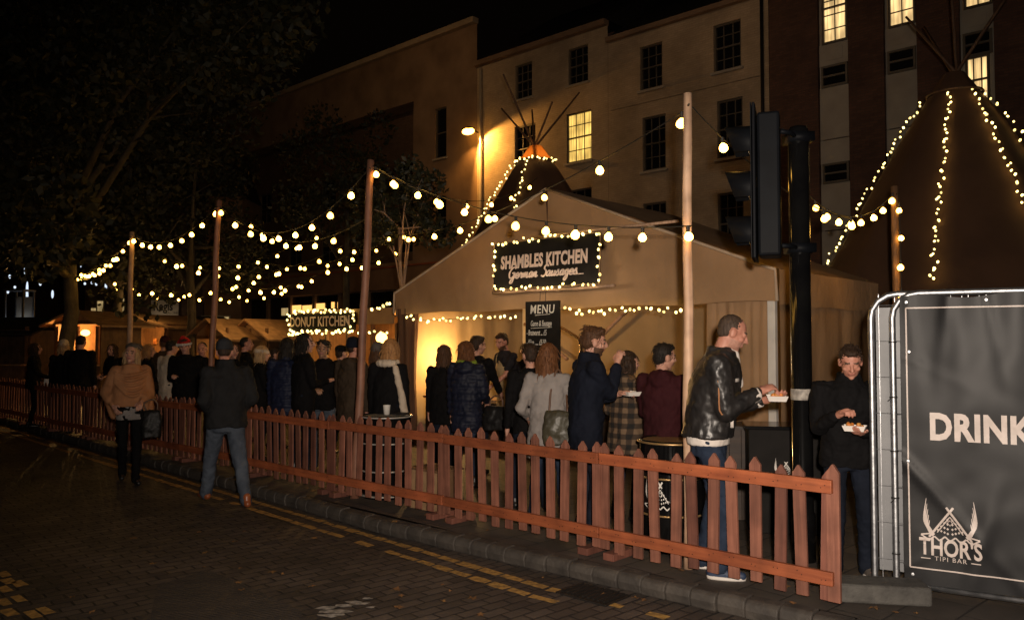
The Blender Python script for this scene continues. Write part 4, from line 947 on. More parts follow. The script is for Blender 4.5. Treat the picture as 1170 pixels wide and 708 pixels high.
# brick office block
tO = thing('office_block', 'dark brick office block with white window bays, some lit, at the upper right', 'office block', FORI, ROT)
zT = 17.0
zl0 = [onplane(953, y, FB)[1] for y in (47, 72, 97, 157, 185, 208, 262)]
bayx = [(xa_(936), xa_(971)), (xa_(1012), xa_(1050)), (xa_(1099), xa_(1139)), (xa_(1139)+2.1, xa_(1139)+3.35), (xa_(1139)+5.2, xa_(1139)+6.5)]
holes = [(a, b, .3, zT-.3) for a, b in bayx]
facade(xr+.02, 14, .1, zT, holes, .25).build('brick_wall', M['redbrick'], tO)
for k, (a, b) in enumerate(bayx):
    wd_ = b-a; cx_ = (a+b)/2
    mb = MB()
    for z1_, z0_ in ((zl0[0], zl0[1]), (zl0[2], zl0[3]), (zl0[3]-.02, zl0[4]), (zl0[5], zl0[6]), (zl0[6]-.02, .3)): mb.box((cx_, .16, (z0_+z1_)/2), (wd_-.004, .06, abs(z1_-z0_)-.01))
    mb.box((cx_, .125, (zl0[0]+zl0[1])/2), (wd_*.55, .02, .35))
    mb.build('spandrel_panel', M['panel'], tO)
    for xx in (a+.03, b-.03): MB().box((xx, .19, zT/2), (.06, .05, zT-.7)).build('jamb', M['panel'], tO)
    h = (a+.12, b-.12, zl0[0], zl0[0]+2.1); window(tO, (a+.10, b-.04, h[2], h[3]), M['lit_b'] if k < 3 else M['glass'], 2, 5, y=.04, sill=False)
    window(tO, (a+.06, b-.06, zl0[2], zl0[1]), M['glass'], 1, 2, y=.04, sill=False)
    window(tO, (a+.06, b-.06, zl0[5], zl0[4]), M['glass'], 1, 2, y=.04, sill=False)
    if k == 2: window(tO, (a+.12, b-.12, zl0[3]+.25, zl0[2]-.02), M['lit_b'], 3, 2, y=-.02, sill=False)
MB().box(((xr+14)/2, 5.2, zT/2), (14-xr-.1, 9.6, zT-.2)).build('rear_walls', M['redbrick'], tO)
MB().box(((xr+14)/2, 4.6, zT+.1), (14-xr+.2, 10, .25)).build('roof', M['felt'], tO)
# far end of the street
EY = 52.0
def fpx(px, py, Y=EY): return at(px, py, Y)
def endblock(label, px0, px1, ztop, Y, m, lits, sign=None):
    x0_, x1_ = fpx(px0, 388, Y).x, fpx(px1, 388, Y).x
    t = thing('shop_house', label, 'house', ((x0_+x1_)/2, Y, 0)); c = (x0_+x1_)/2
    MB().box((0, 3, ztop/2), (x1_-x0_, 6, ztop)).build('wall', m, t)
    mb = MB().prism([(x0_-c-.1, ztop), (x1_-c+.1, ztop), ((x0_+x1_)/2-c, ztop+2.6)], -.1, 6); mb.build('roof', M['slate'], t)
    for a, b, c_, d, mm in lits:
        p, q = fpx(a, b, Y), fpx(c_, d, Y)
        f = MB().box(((p.x+q.x)/2-c, -.03, (p.z+q.z)/2), (q.x-p.x+.16, .05, p.z-q.z+.16)).build('window', M['panel'], t)
        MB().box(((p.x+q.x)/2-c, -.075, (p.z+q.z)/2), (q.x-p.x, .03, p.z-q.z)).build('pane', M[mm], f)
    return t, c
endblock('distant narrow house at the street end with two lit windows', 96, 150, 9, EY, M['render2'], [(112, 344, 118, 364, 'lit_c'), (137, 341, 142, 358, 'lit_c'), (105, 352, 110, 362, 'lit_c')])
tS, c_ = endblock('dark distant shop at the street end with a pale name sign', 152, 232, 10, EY-4, M['recess'], [(168, 300, 176, 318, 'glass'), (190, 300, 198, 318, 'glass')])
p, q = fpx(174, 343, EY-4), fpx(205, 361, EY-4)
s_ = tag(MB().box((0, 0, 0), (q.x-p.x, .08, p.z-q.z)).build('shop_sign', mat('pale_sign', (.62, .56, .46), (.5, .45, .37), 3, .6), loc=((p.x+q.x)/2, EY-4.12, (p.z+q.z)/2)), 'pale rectangular shop sign reading Regis on the distant dark shop', 'sign')
letter('Regis', .52, M['iron'], s_, (-.1, -.045, -.14), xs=.75, bold=.04); letter('SALONS', .14, M['iron'], s_, (.45, -.045, -.36))
lamp('sign_lamp', 'POINT', ((p.x+q.x)/2, EY-5.2, q.z-.3), 9, (1, .72, .45), .05)
endblock('very dark distant building behind the thick tree', -80, 94, 11, EY+6, M['redbrick'], [(30, 300, 38, 316, 'glass')])
endblock('dark distant building between the shop sign and the walking man', 233, 275, 9.5, EY-9, M['render2'], [(240, 300, 246, 318, 'glass'), (232, 362, 262, 366, 'lit_c')])
# cold white decorations far left
mb = MB(); rr = random.Random(3)
dec = thing('street_decoration', 'cold white hanging star lights far off at the left edge', 'decoration', at(40, 340, 34))
o_ = at(40, 340, 34)
for x, y, h in ((29, 308, 9), (11, 316, 3), (46, 324, 3), (9, 333, 3), (31, 331, 12), (31, 338, 7), (60, 336, 6), (17, 328, 2), (97, 324, 2), (105, 323, 2), (110, 324, 3), (121, 327, 6), (140, 310, 2), (166, 310, 2), (92, 303, 3)):
    pp = at(x, y, 34)-o_; MB().ell(pp, (.05, .05, .030*h), n=8, m=6).build('star_light', M['white_led'], dec, True)
MB().path([at(0, 296, 34)-o_, at(60, 300, 34)-o_, at(170, 300, 34)-o_], .012).build('wire', M['cable'], dec)
kp = P0(21.5, 30); ki = thing('kiosk', 'dimly lit glass kiosk at far left behind the dark hut', 'kiosk', kp)
mb = MB()
for x in (-.33, .33):
    for y in (-.33, .33): mb.box((x, y, 1.75), (.06, .06, 3.5))
mb.box((0, 0, 3.52), (.76, .76, .06)).box((0, 0, 2.2), (.70, .70, .05)).box((0, 0, .05), (.74, .74, .1)); mb.build('frame', M['galv'], ki)
MB().box((0, .3, 1.7), (.6, .02, 3.2)).build('back_panel', M['panel'], ki); MB().box((0, 0, 2.32), (.5, .5, .08)).build('light_box', M['white_led'], ki)
# ================================================================== trees
def leaf_cloud(rng, clumps, n, size, gap=.0):
    """clumps: (centre, radii); returns one mesh of many leaf faces"""
    tot = sum(r[0]*r[1]*r[2] for _, r in clumps); vs = []; fs = []
    for c, r in clumps:
        k = int(n*r[0]*r[1]*r[2]/tot)
        d = rng.normal(size=(k, 3)); d /= np.linalg.norm(d, axis=1)[:, None]; q = d*(rng.uniform(.25, 1, (k, 1))**.5)*np.array(r)+np.array(c)
        a = rng.normal(size=(k, 3)); a /= np.linalg.norm(a, axis=1)[:, None]; b = np.cross(a, rng.normal(size=(k, 3))); b /= np.linalg.norm(b, axis=1)[:, None]
        s = (size*rng.uniform(.6, 1.3, (k, 1)))
        P = np.stack([q-a*s, q+b*s*.55, q+a*s, q-b*s*.55], 1).reshape(-1, 3); o = len(vs); vs += P.tolist(); fs += [(o+i*4, o+i*4+1, o+i*4+2, o+i*4+3) for i in range(k)]
    mb = MB(); mb.v, mb.f, mb.m = vs, fs, [0]*len(fs); return mb
def tree(label, P, r, zc, crown, n, size, lm, bark, seed, nclump=22, limbs=7, lean=(0, 0)):
    t = thing('street_tree', label, 'tree', P); rng = np.random.default_rng(seed); rr = random.Random(seed)
    top = Vector((lean[0], lean[1], zc))
    pts = [Vector((0, 0, 0)).lerp(top, k/6)+Vector((rr.uniform(-.3, .3)*r, rr.uniform(-.3, .3)*r, 0))*(k > 0) for k in range(7)]
    mb = MB().path(pts, [r*(1.3 if k == 0 else 1.05-.07*k) for k in range(7)], 14); cl = []
    for k in range(limbs):
        a = 2*PI*k/limbs+rr.uniform(-.4, .4); e = top+Vector((math.cos(a)*crown[0]*rr.uniform(.5, .8), math.sin(a)*crown[1]*rr.uniform(.5, .8), crown[2]*rr.uniform(-.2, 1.1))); s = pts[rr.choice((4, 5, 6))]
        m_ = s.lerp(e, .5)+Vector((rr.uniform(-.2, .2), rr.uniform(-.2, .2), .15*crown[2]))*.6
        mb.path([s, m_, e], [r*.5, r*.32, r*.12], 8); cl.append((tuple(e), tuple(c*rr.uniform(.25, .4) for c in crown)))
        for q in range(2):
            e2 = m_.lerp(e, .5)+Vector((rr.uniform(-1, 1)*crown[0], rr.uniform(-1, 1)*crown[1], rr.uniform(-.2, .6)*crown[2]))*.5; mb.path([m_, e2], [r*.2, r*.06], 6); cl.append((tuple(e2), tuple(c*rr.uniform(.2, .34) for c in crown)))
    mb.build('trunk', bark, t, True)
    while len(cl) < nclump:
        d = rng.normal(size=3); d /= np.linalg.norm(d); q = top+Vector((0, 0, crown[2]*.5))+Vector(d*np.array(crown)*rr.uniform(.45, .9)); cl.append((tuple(q), tuple(c*rr.uniform(.18, .32) for c in crown)))
    leaf_cloud(rng, cl, n, size).build('crown', lm, t); return t
M['leaf'] = mat('night_leaf', (.016, .019, .007), (.032, .030, .010), 3, .6)
M['bark'] = mat('tree_bark', (.085, .068, .042), (.05, .038, .023), 5, .85, .8, 14, st=(1, 1, .3), bdist=.03)
pT = P0(78, 18.2); tree('huge dark leafy tree at the left with a thick pale trunk', pT, .185, 4.6, (5.2, 4.2, 4.6), 24000, .10, M['leaf'], M['bark'], 4, 34, 9)
pS = P0(468, 14.6); tree('small leafy street tree beside the reddish pole, lit by the bulbs', pS, .04, 3.7, (.95, .95, .95), 2600, .055, M['leaf'], M['pole'], 9, 20, 7, (-.2, 0))
p3 = P0(133, 26); tree('second dark tree farther down the street', p3, .20, 4.8, (3.6, 3.2, 3.4), 7000, .10, M['leaf'], M['bark'], 12, 26, 7)
p4 = P0(218, 25.5); tree('dark slender tree above the huts between the two left poles', p4, .16, 4.6, (2.6, 2.6, 3.2), 5000, .09, M['leaf'], M['bark'], 21, 22, 6)
p5 = P0(396, 24.0); tree('dark bushy tree against the recessed building bay', p5, .12, 5.6, (2.6, 2.2, 2.5), 4200, .08, M['leaf'], M['bark'], 31, 22, 6)
p6 = P0(-60, 15.5); tree('dark tree whose low leaves catch the light at the left edge', p6, .2, 4.2, (2.6, 2.6, 2.6), 4500, .08, M['leaf'], M['bark'], 41, 22, 7)
# ================================================================== people
def remesh(mb, vox, sm=4, fac=.5, disp=None, name='m'):
    me = mb.mesh(name, [], True); o = bpy.data.objects.new('tmp', me); COL.objects.link(o)
    m = o.modifiers.new('r', 'REMESH'); m.mode = 'VOXEL'; m.voxel_size = vox; m.use_smooth_shade = True
    if sm: s = o.modifiers.new('s', 'SMOOTH'); s.factor = fac; s.iterations = sm
    for sc, st in (disp or []):
        t = bpy.data.textures.new('fold', 'CLOUDS'); t.noise_scale = sc; t.noise_depth = 2
        d = o.modifiers.new('d', 'DISPLACE'); d.texture = t; d.strength = st; d.mid_level = .5; d.texture_coords = 'LOCAL'
    bpy.context.view_layer.update()
    r = bpy.data.meshes.new_from_object(o.evaluated_get(bpy.context.evaluated_depsgraph_get()))
    bpy.data.objects.remove(o); bpy.data.meshes.remove(me); r.name = name; return r
def ik(S, T, l1, l2, pole):
    S, T = Vector(S), Vector(T); d = T-S; L = min(d.length, (l1+l2)*.998)
    if d.length > L: T = S+d.normalized()*L
    d = (T-S).normalized(); x = (l1*l1-l2*l2+L*L)/(2*L); h = math.sqrt(max(0, l1*l1-x*x))
    p = Vector(pole); p = (p-d*p.dot(d)).normalized()
    return S+d*x+p*h, T
def skin_mat(name, c, c2): 
    m = mat(name, c, c2, 26, .58, .3, 150, bdist=.002); p = m.node_tree.nodes['Principled BSDF']
    return m
SKIN = [skin_mat('skin_pale', (.52, .28, .20), (.45, .22, .155)), skin_mat('skin_ruddy', (.50, .235, .165), (.41, .17, .115)), skin_mat('skin_warm', (.36, .20, .125), (.30, .15, .09))]
M['lip'] = mat('lips', (.33, .125, .095), None, rough=.4); M['brow'] = mat('brows', (.06, .035, .02), None, rough=.8)
M['stubble'] = mat('stubble_skin', (.42, .215, .155), (.33, .16, .115), 60, .7); M['beard'] = mat('beard_hair', (.06, .028, .014), (.10, .045, .02), 60, .7, .5, 90)
M['eye'] = mat('eye_dark', (.03, .02, .018), None, rough=.15); M['eye_white'] = mat('eye_white', (.5, .45, .4), None, rough=.3)
def hair_mat(name, c, c2): return mat(name, c, c2, 90, .62, .9, 110, st=(1, 1, .09), cst=(1, 1, .09), bdist=.008, spec=.22)
HAIR = dict(black=hair_mat('black_hair', (.010, .008, .007), (.022, .016, .012)), brown=hair_mat('brown_hair', (.050, .024, .012), (.095, .045, .022)), dark=hair_mat('dark_hair', (.022, .013, .008), (.045, .025, .015)),
 blonde=hair_mat('blonde_hair', (.42, .22, .085), (.25, .12, .045)), auburn=hair_mat('auburn_hair', (.16, .065, .024), (.09, .036, .015)), grey=hair_mat('cropped_hair', (.075, .05, .036), (.045, .03, .022)), fair=hair_mat('fair_hair', (.50, .33, .17), (.32, .19, .09)))
def cloth(name, c, c2=None, rough=.85, bump=.35, bs=90, st=(1, 1, 1)): return mat(name, c, c2 or tuple(x*.7 for x in c), 7, rough, bump, bs, st=st, bdist=.004, spec=.12)
CL = dict(black=cloth('black_cloth', (.006, .0055, .006)), navy=cloth('navy_cloth', (.008, .010, .018)), charcoal=cloth('charcoal_cloth', (.020, .020, .021)), jeans=cloth('blue_jeans', (.024, .035, .060), (.014, .021, .038)), darkjeans=cloth('dark_jeans', (.010, .013, .022)),
 greyjeans=cloth('grey_blue_jeans', (.085, .10, .125), (.05, .06, .08)), tan=cloth('tan_wool', (.40, .19, .09), (.31, .14, .065), bs=70), grey=cloth('grey_knit', (.26, .235, .22), (.19, .17, .16), bs=55), maroon=cloth('maroon_wool', (.036, .008, .010)), brown=cloth('brown_coat', (.05, .034, .022)),
 cream=cloth('cream_knit', (.55, .46, .36), (.42, .34, .26)), lime=cloth('lime_scarf', (.22, .30, .035), (.15, .21, .02)), beige=cloth('beige_wool', (.26, .19, .13)), red=cloth('red_felt', (.45, .02, .02)), fur=cloth('white_fur', (.7, .66, .62), bump=.9, bs=40), apron=cloth('pale_apron', (.42, .31, .17)), tee=cloth('dark_tee', (.022, .020, .024)), white=cloth('white_cotton', (.68, .62, .57), (.58, .52, .47)), knit=cloth('grey_beanie_knit', (.10, .085, .075), bump=.7, bs=50), beaniedk=cloth('dark_beanie_knit', (.035, .036, .04), bump=.7, bs=50), furbrown=cloth('fur_trim', (.14, .085, .045), (.07, .04, .02), bump=.9, bs=40))
CL['leather'] = mat('black_leather', (.014, .013, .013), (.022, .019, .018), 14, .40, .45, 20, st=(1, 1, .5), bdist=.010, rvar=.08)
CL['puffer'] = mat('navy_quilt', (.007, .009, .020), (.010, .012, .027), 7, .6, .2, 30, spec=.25)
CL['bluepuff'] = mat('blue_quilt', (.007, .010, .028), (.010, .014, .036), 7, .6, .2, 30, spec=.25)
CL['shoe'] = mat('black_shoe', (.012, .011, .011), None, rough=.4); CL['brownshoe'] = mat('tan_leather_shoe', (.30, .085, .03), (.22, .06, .02), 9, .35); CL['trainer'] = mat('blue_trainer', (.02, .035, .075), None, rough=.6); CL['trainergrey'] = mat('grey_trainer', (.12, .10, .085), (.06, .05, .045), 15, .7); CL['sole'] = mat('white_sole', (.6, .56, .52), None, rough=.6)
def plaid():
    m = bpy.data.materials.new('brown_plaid'); m.use_nodes = True; n = m.node_tree.nodes; L = m.node_tree.links; p = n['Principled BSDF']; p.inputs['Roughness'].default_value = .9
    tc = n.new('ShaderNodeTexCoord'); sp = n.new('ShaderNodeSeparateXYZ'); L.new(tc.outputs['Object'], sp.inputs[0])
    def band(out, f, th):
        a = n.new('ShaderNodeMath'); a.operation = 'MULTIPLY'; a.inputs[1].default_value = f; L.new(out, a.inputs[0])
        b = n.new('ShaderNodeMath'); b.operation = 'SINE'; L.new(a.outputs[0], b.inputs[0])
        r = n.new('ShaderNodeMapRange'); r.inputs[1].default_value = th-.25; r.inputs[2].default_value = th+.25; L.new(b.outputs[0], r.inputs[0]); return r.outputs[0]
    x = band(sp.outputs[0], 66, .0); z = band(sp.outputs[2], 66, .0)
    a = n.new('ShaderNodeMath'); a.operation = 'ADD'; L.new(x, a.inputs[0]); L.new(z, a.inputs[1])
    h = n.new('ShaderNodeMath'); h.operation = 'MULTIPLY'; h.inputs[1].default_value = .5; L.new(a.outputs[0], h.inputs[0])
    r = n.new('ShaderNodeValToRGB'); e = r.color_ramp.elements; e[0].color = (.15, .095, .055, 1); e[1].color = (.010, .008, .007, 1); k = e.new(.5); k.color = (.045, .028, .017, 1)
    L.new(h.outputs[0], r.inputs[0]); L.new(r.outputs[0], p.inputs['Base Color']); return m
CL['plaid'] = plaid()
eye_me = MB().ell((0, 0, 0), (.0125, .0105, .0095), n=10, m=8).mesh('eye', M['eye'], True)
def hand(mb, Wp, d, n, side, curl=.5, k=1.0):
    """palm and five fingers; d along the hand, n out of the back of the hand, side +1 if the thumb is on d x n"""
    d = Vector(d).normalized(); n = Vector(n); n = (n-d*n.dot(d)).normalized(); s = d.cross(n)*side
    Wp = Vector(Wp); Mx = Matrix((s, d, n)).transposed()
    mb.caps(Wp-d*.03, Wp+d*.02, .026, .028); mb.ell(Wp+d*.055, (.040, .050, .017), Mx)
    for i, (o_, ln) in enumerate(((.030, .072), (.010, .080), (-.011, .075), (-.030, .060))):
        b0 = Wp+s*o_+d*.088; c = curl+.10*i; r = .0088-.0006*(i == 3)
        d1 = (d*math.cos(c*.9)-n*math.sin(c*.9)); d2 = (d*math.cos(c*2.0)-n*math.sin(c*2.0)); d3 = (d*math.cos(c*2.7)-n*math.sin(c*2.7))
        p1 = b0+d1*ln*.45; p2 = p1+d2*ln*.32; p3 = p2+d3*ln*.24
        mb.caps(b0-d*.02, p1, r*1.1, r).caps(p1, p2, r, r*.95, 10).caps(p2, p3, r*.95, r*.82, 10)
    t0 = Wp+s*.028+d*.015; t1 = t0+(s*.75+d*.65-n*.25*(.5+curl)).normalized()*.042; t2 = t1+(s*(.35-curl*.5)+d*.85-n*.55*curl).normalized()*.034
    mb.caps(t0, t1, .014, .0115).caps(t1, t2, .0112, .009, 10)
def person(label, P, face, H=1.7, sex='m', lean=0.0, yaw=0, nod=0, L=None, Rr=None, feet=None, top='black', hem=.80, flare=0.0, legs='darkjeans', shoe='shoe', hair=('short', 'dark'), hat=None, skin=0,
           bulk=1.0, curlL=.5, curlR=.5, detail=0, puff=0, hood=None, scarf=None, beard=None, sleeves=True, fold=1.3, nL=None, nR=None, group=None, poncho=False, collar=0, legw=1.0, upper=None, gloves=False, vis=1):
    """local axes: x to the person's right, y forwards, z up; `face` = heading in degrees, 0 looks away from the camera (+Y)"""
    s = H/1.75; fem = sex == 'f'
    vb = (.0068 if detail > 1 else .0085 if detail else .011)
    shw = .165 if fem else .195
    def ln_(z): return lean*max(0, z-.95)+.35*lean*max(0, z-1.30)
    sh = [Vector((q*shw, ln_(1.41)-.01, 1.408)) for q in (-1, 1)]
    rp = random.Random(label+'p'); roll = rp.uniform(-6, 6)
    if lean == 0: lean = rp.uniform(.0, .06)
    if nod == 0: nod = rp.uniform(-2, 10)
    if not L and not Rr:
        k_ = rp.random()
        if k_ < .35: L, Rr = (-.09, .29, 1.08), (.08, .30, 1.10)
        elif k_ < .55: Rr = (.10, .30, 1.16)
        elif k_ < .7: L, Rr = (-.24, .10, .92), (.24, .10, .92)
    if not feet: q_ = rp.uniform(-.05, .09); feet = ((-.11-rp.uniform(0, .05), q_), (.11+rp.uniform(0, .05), -q_))
    L = Vector(L) if L else Vector((-.25 if not fem else -.21, .04, .80)); Rr = Vector(Rr) if Rr else Vector((.25 if not fem else .21, .04, .80))
    el = []; hd_ = []
    for q, T in ((-1, L), (1, Rr)):
        e, t = ik(sh[0] if q < 0 else sh[1], T, .295, .265, (q*.38, -.65, -.6)); el.append(e); hd_.append(t)
    feet = feet or ((-.10, .0), (.10, .02)); hips = [Vector((q*.088, 0, .93)) for q in (-1, 1)]; kn = []; an = []
    for q, f, h_ in ((-1, feet[0], hips[0]), (1, feet[1], hips[1])):
        k_, a_ = ik(h_, (f[0], f[1]-.0, .085+(f[2] if len(f) > 2 else 0)), .435, .425, (q*.08, 1, 0)); kn.append(k_); an.append(a_)
    # head frame
    hc = Vector((0, ln_(1.63)+.02+lean*.05, 1.632))
    Rh = Matrix.Rotation(R(yaw), 3, 'Z')@Matrix.Rotation(R(-nod), 3, 'X')@Matrix.Rotation(R(roll), 3, 'Y')
    hc = hc+Vector((0, .05*math.sin(R(nod)), -.02*abs(math.sin(R(nod)))))
    def h(x, y, z): return hc+Rh@Vector((x, y, z))
    hk = .96 if fem else 1.0
    body = MB()
    body.ell(h(0, -.012, .030), (.077*hk, .096*hk, .090*hk), Rh).ell(h(0, .020, -.030), (.064*hk, .072, .085), Rh).ell(h(0, .030, -.072), ((.047 if fem else .053), .052, .038), Rh).ell(h(0, .066, -.097), (.021, .020, .018), Rh)
    body.caps(h(0, .090, .020), h(0, .113, -.020), .0085, .0125).ell(h(.012, .098, -.024), (.010, .012, .008), Rh).ell(h(-.012, .098, -.024), (.010, .012, .008), Rh)
    body.caps(h(-.036, .076, .028), h(.036, .076, .028), .013 if not fem else .011)
    for q in (-1, 1):
        body.ell(h(q*.042, .062, -.022), (.022, .022, .020), Rh); body.ell(h(q*.077, -.008, -.008), (.011, .024, .033), Rh); body.ell(h(q*.080, -.016, .006), (.010, .016, .02), Rh)
    for q in (-1, 1):
        body.caps(h(q*.018, .076, .0165), h(q*.043, .070, .0155), .0085)
        if nod >= 15: body.ell(h(q*.030, .074, .003), (.0155, .014, .012), Rh)
    body.caps(h(-.019, .089, -.050), h(.019, .089, -.050), .0075).caps(h(-.015, .088, -.061), h(.015, .088, -.061), .0085)
    nb = Vector((0, ln_(1.45)-.02, 1.43)); body.caps(nb, h(0, -.022, -.06), .060 if not fem else .050, .055 if not fem else .046)
    tor = [(.84, .155, .105), (.95, .165, .115), (1.08, .135, .095), (1.22, .155, .105), (1.36, .165, .10), (1.44, .12, .08), (1.48, .06, .055)]
    if fem: tor = [(z, rx*.93, ry*.95) for z, rx, ry in tor]
    body.loft([(z, rx*.95, ry*.95, 0, ln_(z)) for z, rx, ry in tor])
    for i, q in ((0, -1), (1, 1)):
        body.caps(sh[i], el[i], .048, .038).caps(el[i], hd_[i], .038, .027); body.caps(hips[i], kn[i], .062, .042).caps(kn[i], an[i], .042, .030)
        body.caps(an[i]+Vector((0, -.03, -.045)), an[i]+Vector((q*.015, .13, -.05)), .030, .026)
        d_ = (hd_[i]-el[i]).normalized(); nn_ = (nL if i == 0 else nR) or ((q, .1, .25) if d_.z < -.5 else (0, .1, 1))
        sd = 1 if q < 0 else -1
        if d_.z < -.5: sd = sd
        hand(body, hd_[i]+d_*.015, d_, nn_, (1 if q < 0 else -1) if d_.z >= -.5 else (1 if q < 0 else -1), curlL if i == 0 else curlR)
    me = remesh(body, vb, 4 if detail > 1 else 2, .4, name='person')
    sk = SKIN[skin]; mats = [sk, M['lip'], M['brow'], beard or sk, HAIR['grey']]
    for m_ in mats: me.materials.append(m_)
    Ri = Rh.transposed(); mi = np.zeros(len(me.polygons), dtype=np.int32)
    for p in me.polygons:
        c = Vector(p.center)-hc
        if c.length_squared > .03: continue
        x, y, z = Ri@c
        if abs(x) < .023 and -.068 < z < -.044 and y > .084: mi[p.index] = 1
        elif .012 < abs(x) < .052 and .024+.004*(abs(x) < .03) < z < .038 and y > .062: mi[p.index] = 2
        elif beard and z < -.042 and y > -.005 and not (abs(x) < .03 and z > -.044 and y > .08) and z > -.115: mi[p.index] = 3
    me.polygons.foreach_set('material_index', mi)
    me.polygons.foreach_set('use_smooth', [True]*len(me.polygons))
    me.transform(Matrix.Scale(s, 4))
    o = link('person', me, None, P, R(face)); tag(o, label, 'person', group)
    def part(name, mesh, m):
        mesh.materials.clear(); mesh.materials.append(m); mesh.transform(Matrix.Scale(s, 4)); mesh.polygons.foreach_set('use_smooth', [True]*len(mesh.polygons)); return link(name, mesh, o)
    for q in (-1, 1) if nod < 15 else ():
        e = link('eye', eye_me, o, h(q*.030, .0775, .004)*s); e.rotation_euler = Rh.to_euler(); e.scale = (s, s, s)
    vc = .010 if detail > 1 else .0125
    # trousers
    mb = MB(); b_ = 1.0
    mb.loft([(.80, .158, .118, 0, 0), (.90, .172, .125, 0, 0), (1.0, .165, .118, 0, ln_(1.0)), (1.06, .15, .11, 0, ln_(1.06))])
    for i in (0, 1):
        foot = an[i]+Vector((0, 0, -.035)); w_ = legw*(.88 if fem else 1)
        mb.caps(hips[i]+Vector((0, 0, -.03)), kn[i], (.082 if hem < .8 else .092)*w_, .068*w_).caps(kn[i], foot, .068*w_, .054*w_)
        mb.caps(foot+Vector((0, .005, .01)), foot+Vector((0, .015, .03)), .058*w_)
    part('trousers', remesh(mb, vc, 5, disp=[(.10, .022), (.05, .010)], name='trousers'), CL[legs])
    for i, q in ((0, -1), (1, 1)):
        a = an[i]; mb = MB()
        mb.caps(a+Vector((0, -.045, -.050)), a+Vector((q*.012, .06, -.052)), .037, .040).caps(a+Vector((q*.012, .06, -.052)), a+Vector((q*.018, .150, -.058)), .040, .030).caps(a+Vector((0, -.02, -.03)), a+Vector((0, -.015, .02)), .043, .042)
        part('shoe', remesh(mb, .010, 2, name='shoe'), CL[shoe])
        if shoe in ('trainer', 'trainergrey'):
            mb = MB().loft([(-.088, .042, .125, a.x+q*.012, a.y+.05), (-.066, .044, .128, a.x+q*.012, a.y+.05)], M=Matrix.Translation((0, 0, a.z))); part('sole', mb.mesh('sole', [], True), CL['sole'])
    # coat / jacket
    B = bulk*(.92 if fem else 1.0)
    prof = [(hem, .185+flare, .140+flare*.8), (min(hem+.12, .95), .182+flare*.6, .138+flare*.5), (1.06, .172, .134), (1.22, .190, .142), (1.34, .198, .132), (1.42, .165, .110), (1.475, .095, .088), (1.50+collar*.03, .078, .078)]
    if poncho: prof = [(.97, .225, .175), (1.05, .235, .185), (1.2, .225, .170), (1.34, .200, .14), (1.42, .150, .115), (1.455, .118, .118), (1.485, .125, .132), (1.505, .10, .105)]
    mb = MB().loft([(z, rx*(max(B, 1.03) if z < 1.1 else B), ry*(max(B, 1.03) if z < 1.1 else B), 0, ln_(z)) for z, rx, ry in prof])
    if collar: mb.loft([(1.44, .10, .10, 0, ln_(1.44)-.005), (1.53+.02*collar, .082, .088, 0, ln_(1.53)-.012)])
    for i, q in ((0, -1), (1, 1)):
        S_ = sh[i]; e = el[i]; t = hd_[i]; d_ = (t-e).normalized(); t2 = t-d_*.012
        ks = B*(1.08 if puff else 1)
        if sleeves: mb.caps(S_+Vector((-q*.05, 0, .005)), S_, .065*ks, .076*ks).caps(S_, e, .074*ks, .058*ks).caps(e, t2-d_*.03, .057*ks, .043*ks).caps(t2-d_*.05, t2-d_*.02, .044*ks, .042*ks)
        else: mb.caps(S_+Vector((-q*.05, 0, .005)), S_, .065*ks, .072*ks).caps(S_, S_.lerp(e, .65), .070*ks, .060*ks)
        if poncho and q < 0: mb.caps(S_, e, .085, .10).caps(e, e.lerp(t, .6), .095, .07); mb.caps(e, e+Vector((-.05, .02, -.28)), .075, .035).caps(e.lerp(t, .5), e+Vector((.02, .1, -.2)), .06, .035)
        if poncho and q > 0: mb.caps(S_, e, .085, .095).caps(e, e.lerp(t, .5), .095, .08); mb.caps(e, e+Vector((-.07, .03, -.30)), .085, .045).caps(e.lerp(t, .4)+Vector((-.03, .04, 0)), e+Vector((-.12, .06, -.30)), .07, .04)
    if hood == 'down' or hood == 'fur': mb.ell((0, ln_(1.45)-.095, 1.43), (.13, .065, .095)).ell((0, ln_(1.45)-.05, 1.475), (.115, .085, .045))
    if hood == 'up': mb.ell(h(0, -.035, .015), (.105, .118, .125), Rh).caps(h(0, -.05, -.08), (0, ln_(1.42)-.05, 1.42), .085, .11)
    if poncho:   # cowl folds sweeping across the chest
        for k in range(5): mb.path(spline([(-.20+.01*k, .05, 1.43-.05*k), (-.08, .145+.01*k, 1.385-.065*k), (.06, .16+.008*k, 1.36-.06*k), (.20, .09, 1.40-.03*k)], 5), .017, 8)
    jm = remesh(mb, vc, 5, disp=[(.16, .030*fold), (.07, .016*fold), (.035, .006*fold)], name='jacket')
    if puff:
        v = np.empty(len(jm.vertices)*3); n_ = np.empty(len(jm.vertices)*3); jm.vertices.foreach_get('co', v); jm.vertex_normals.foreach_get('vector', n_); v = v.reshape(-1, 3); n_ = n_.reshape(-1, 3)
        v += n_*(.013*np.abs(np.sin(v[:, 2]*PI/puff))[:, None]-.006); jm.vertices.foreach_set('co', v.ravel()); jm.update()
    part('poncho' if poncho else 'apron' if False else 'coat' if hem < .72 else 'jacket', jm, CL[top])
    if hood == 'fur': mb = MB(); [mb.ell((.12*math.cos(a_), ln_(1.45)-.06-.05*max(0, -math.sin(a_)), 1.465+.02*math.sin(a_)), (.035, .03, .035)) for a_ in [2*PI*k/14 for k in range(14)]]; part('fur_trim', remesh(mb, .011, 2, disp=[(.02, .03)], name='fur_trim'), CL['furbrown'])
    # hair
    st, hcz = hair
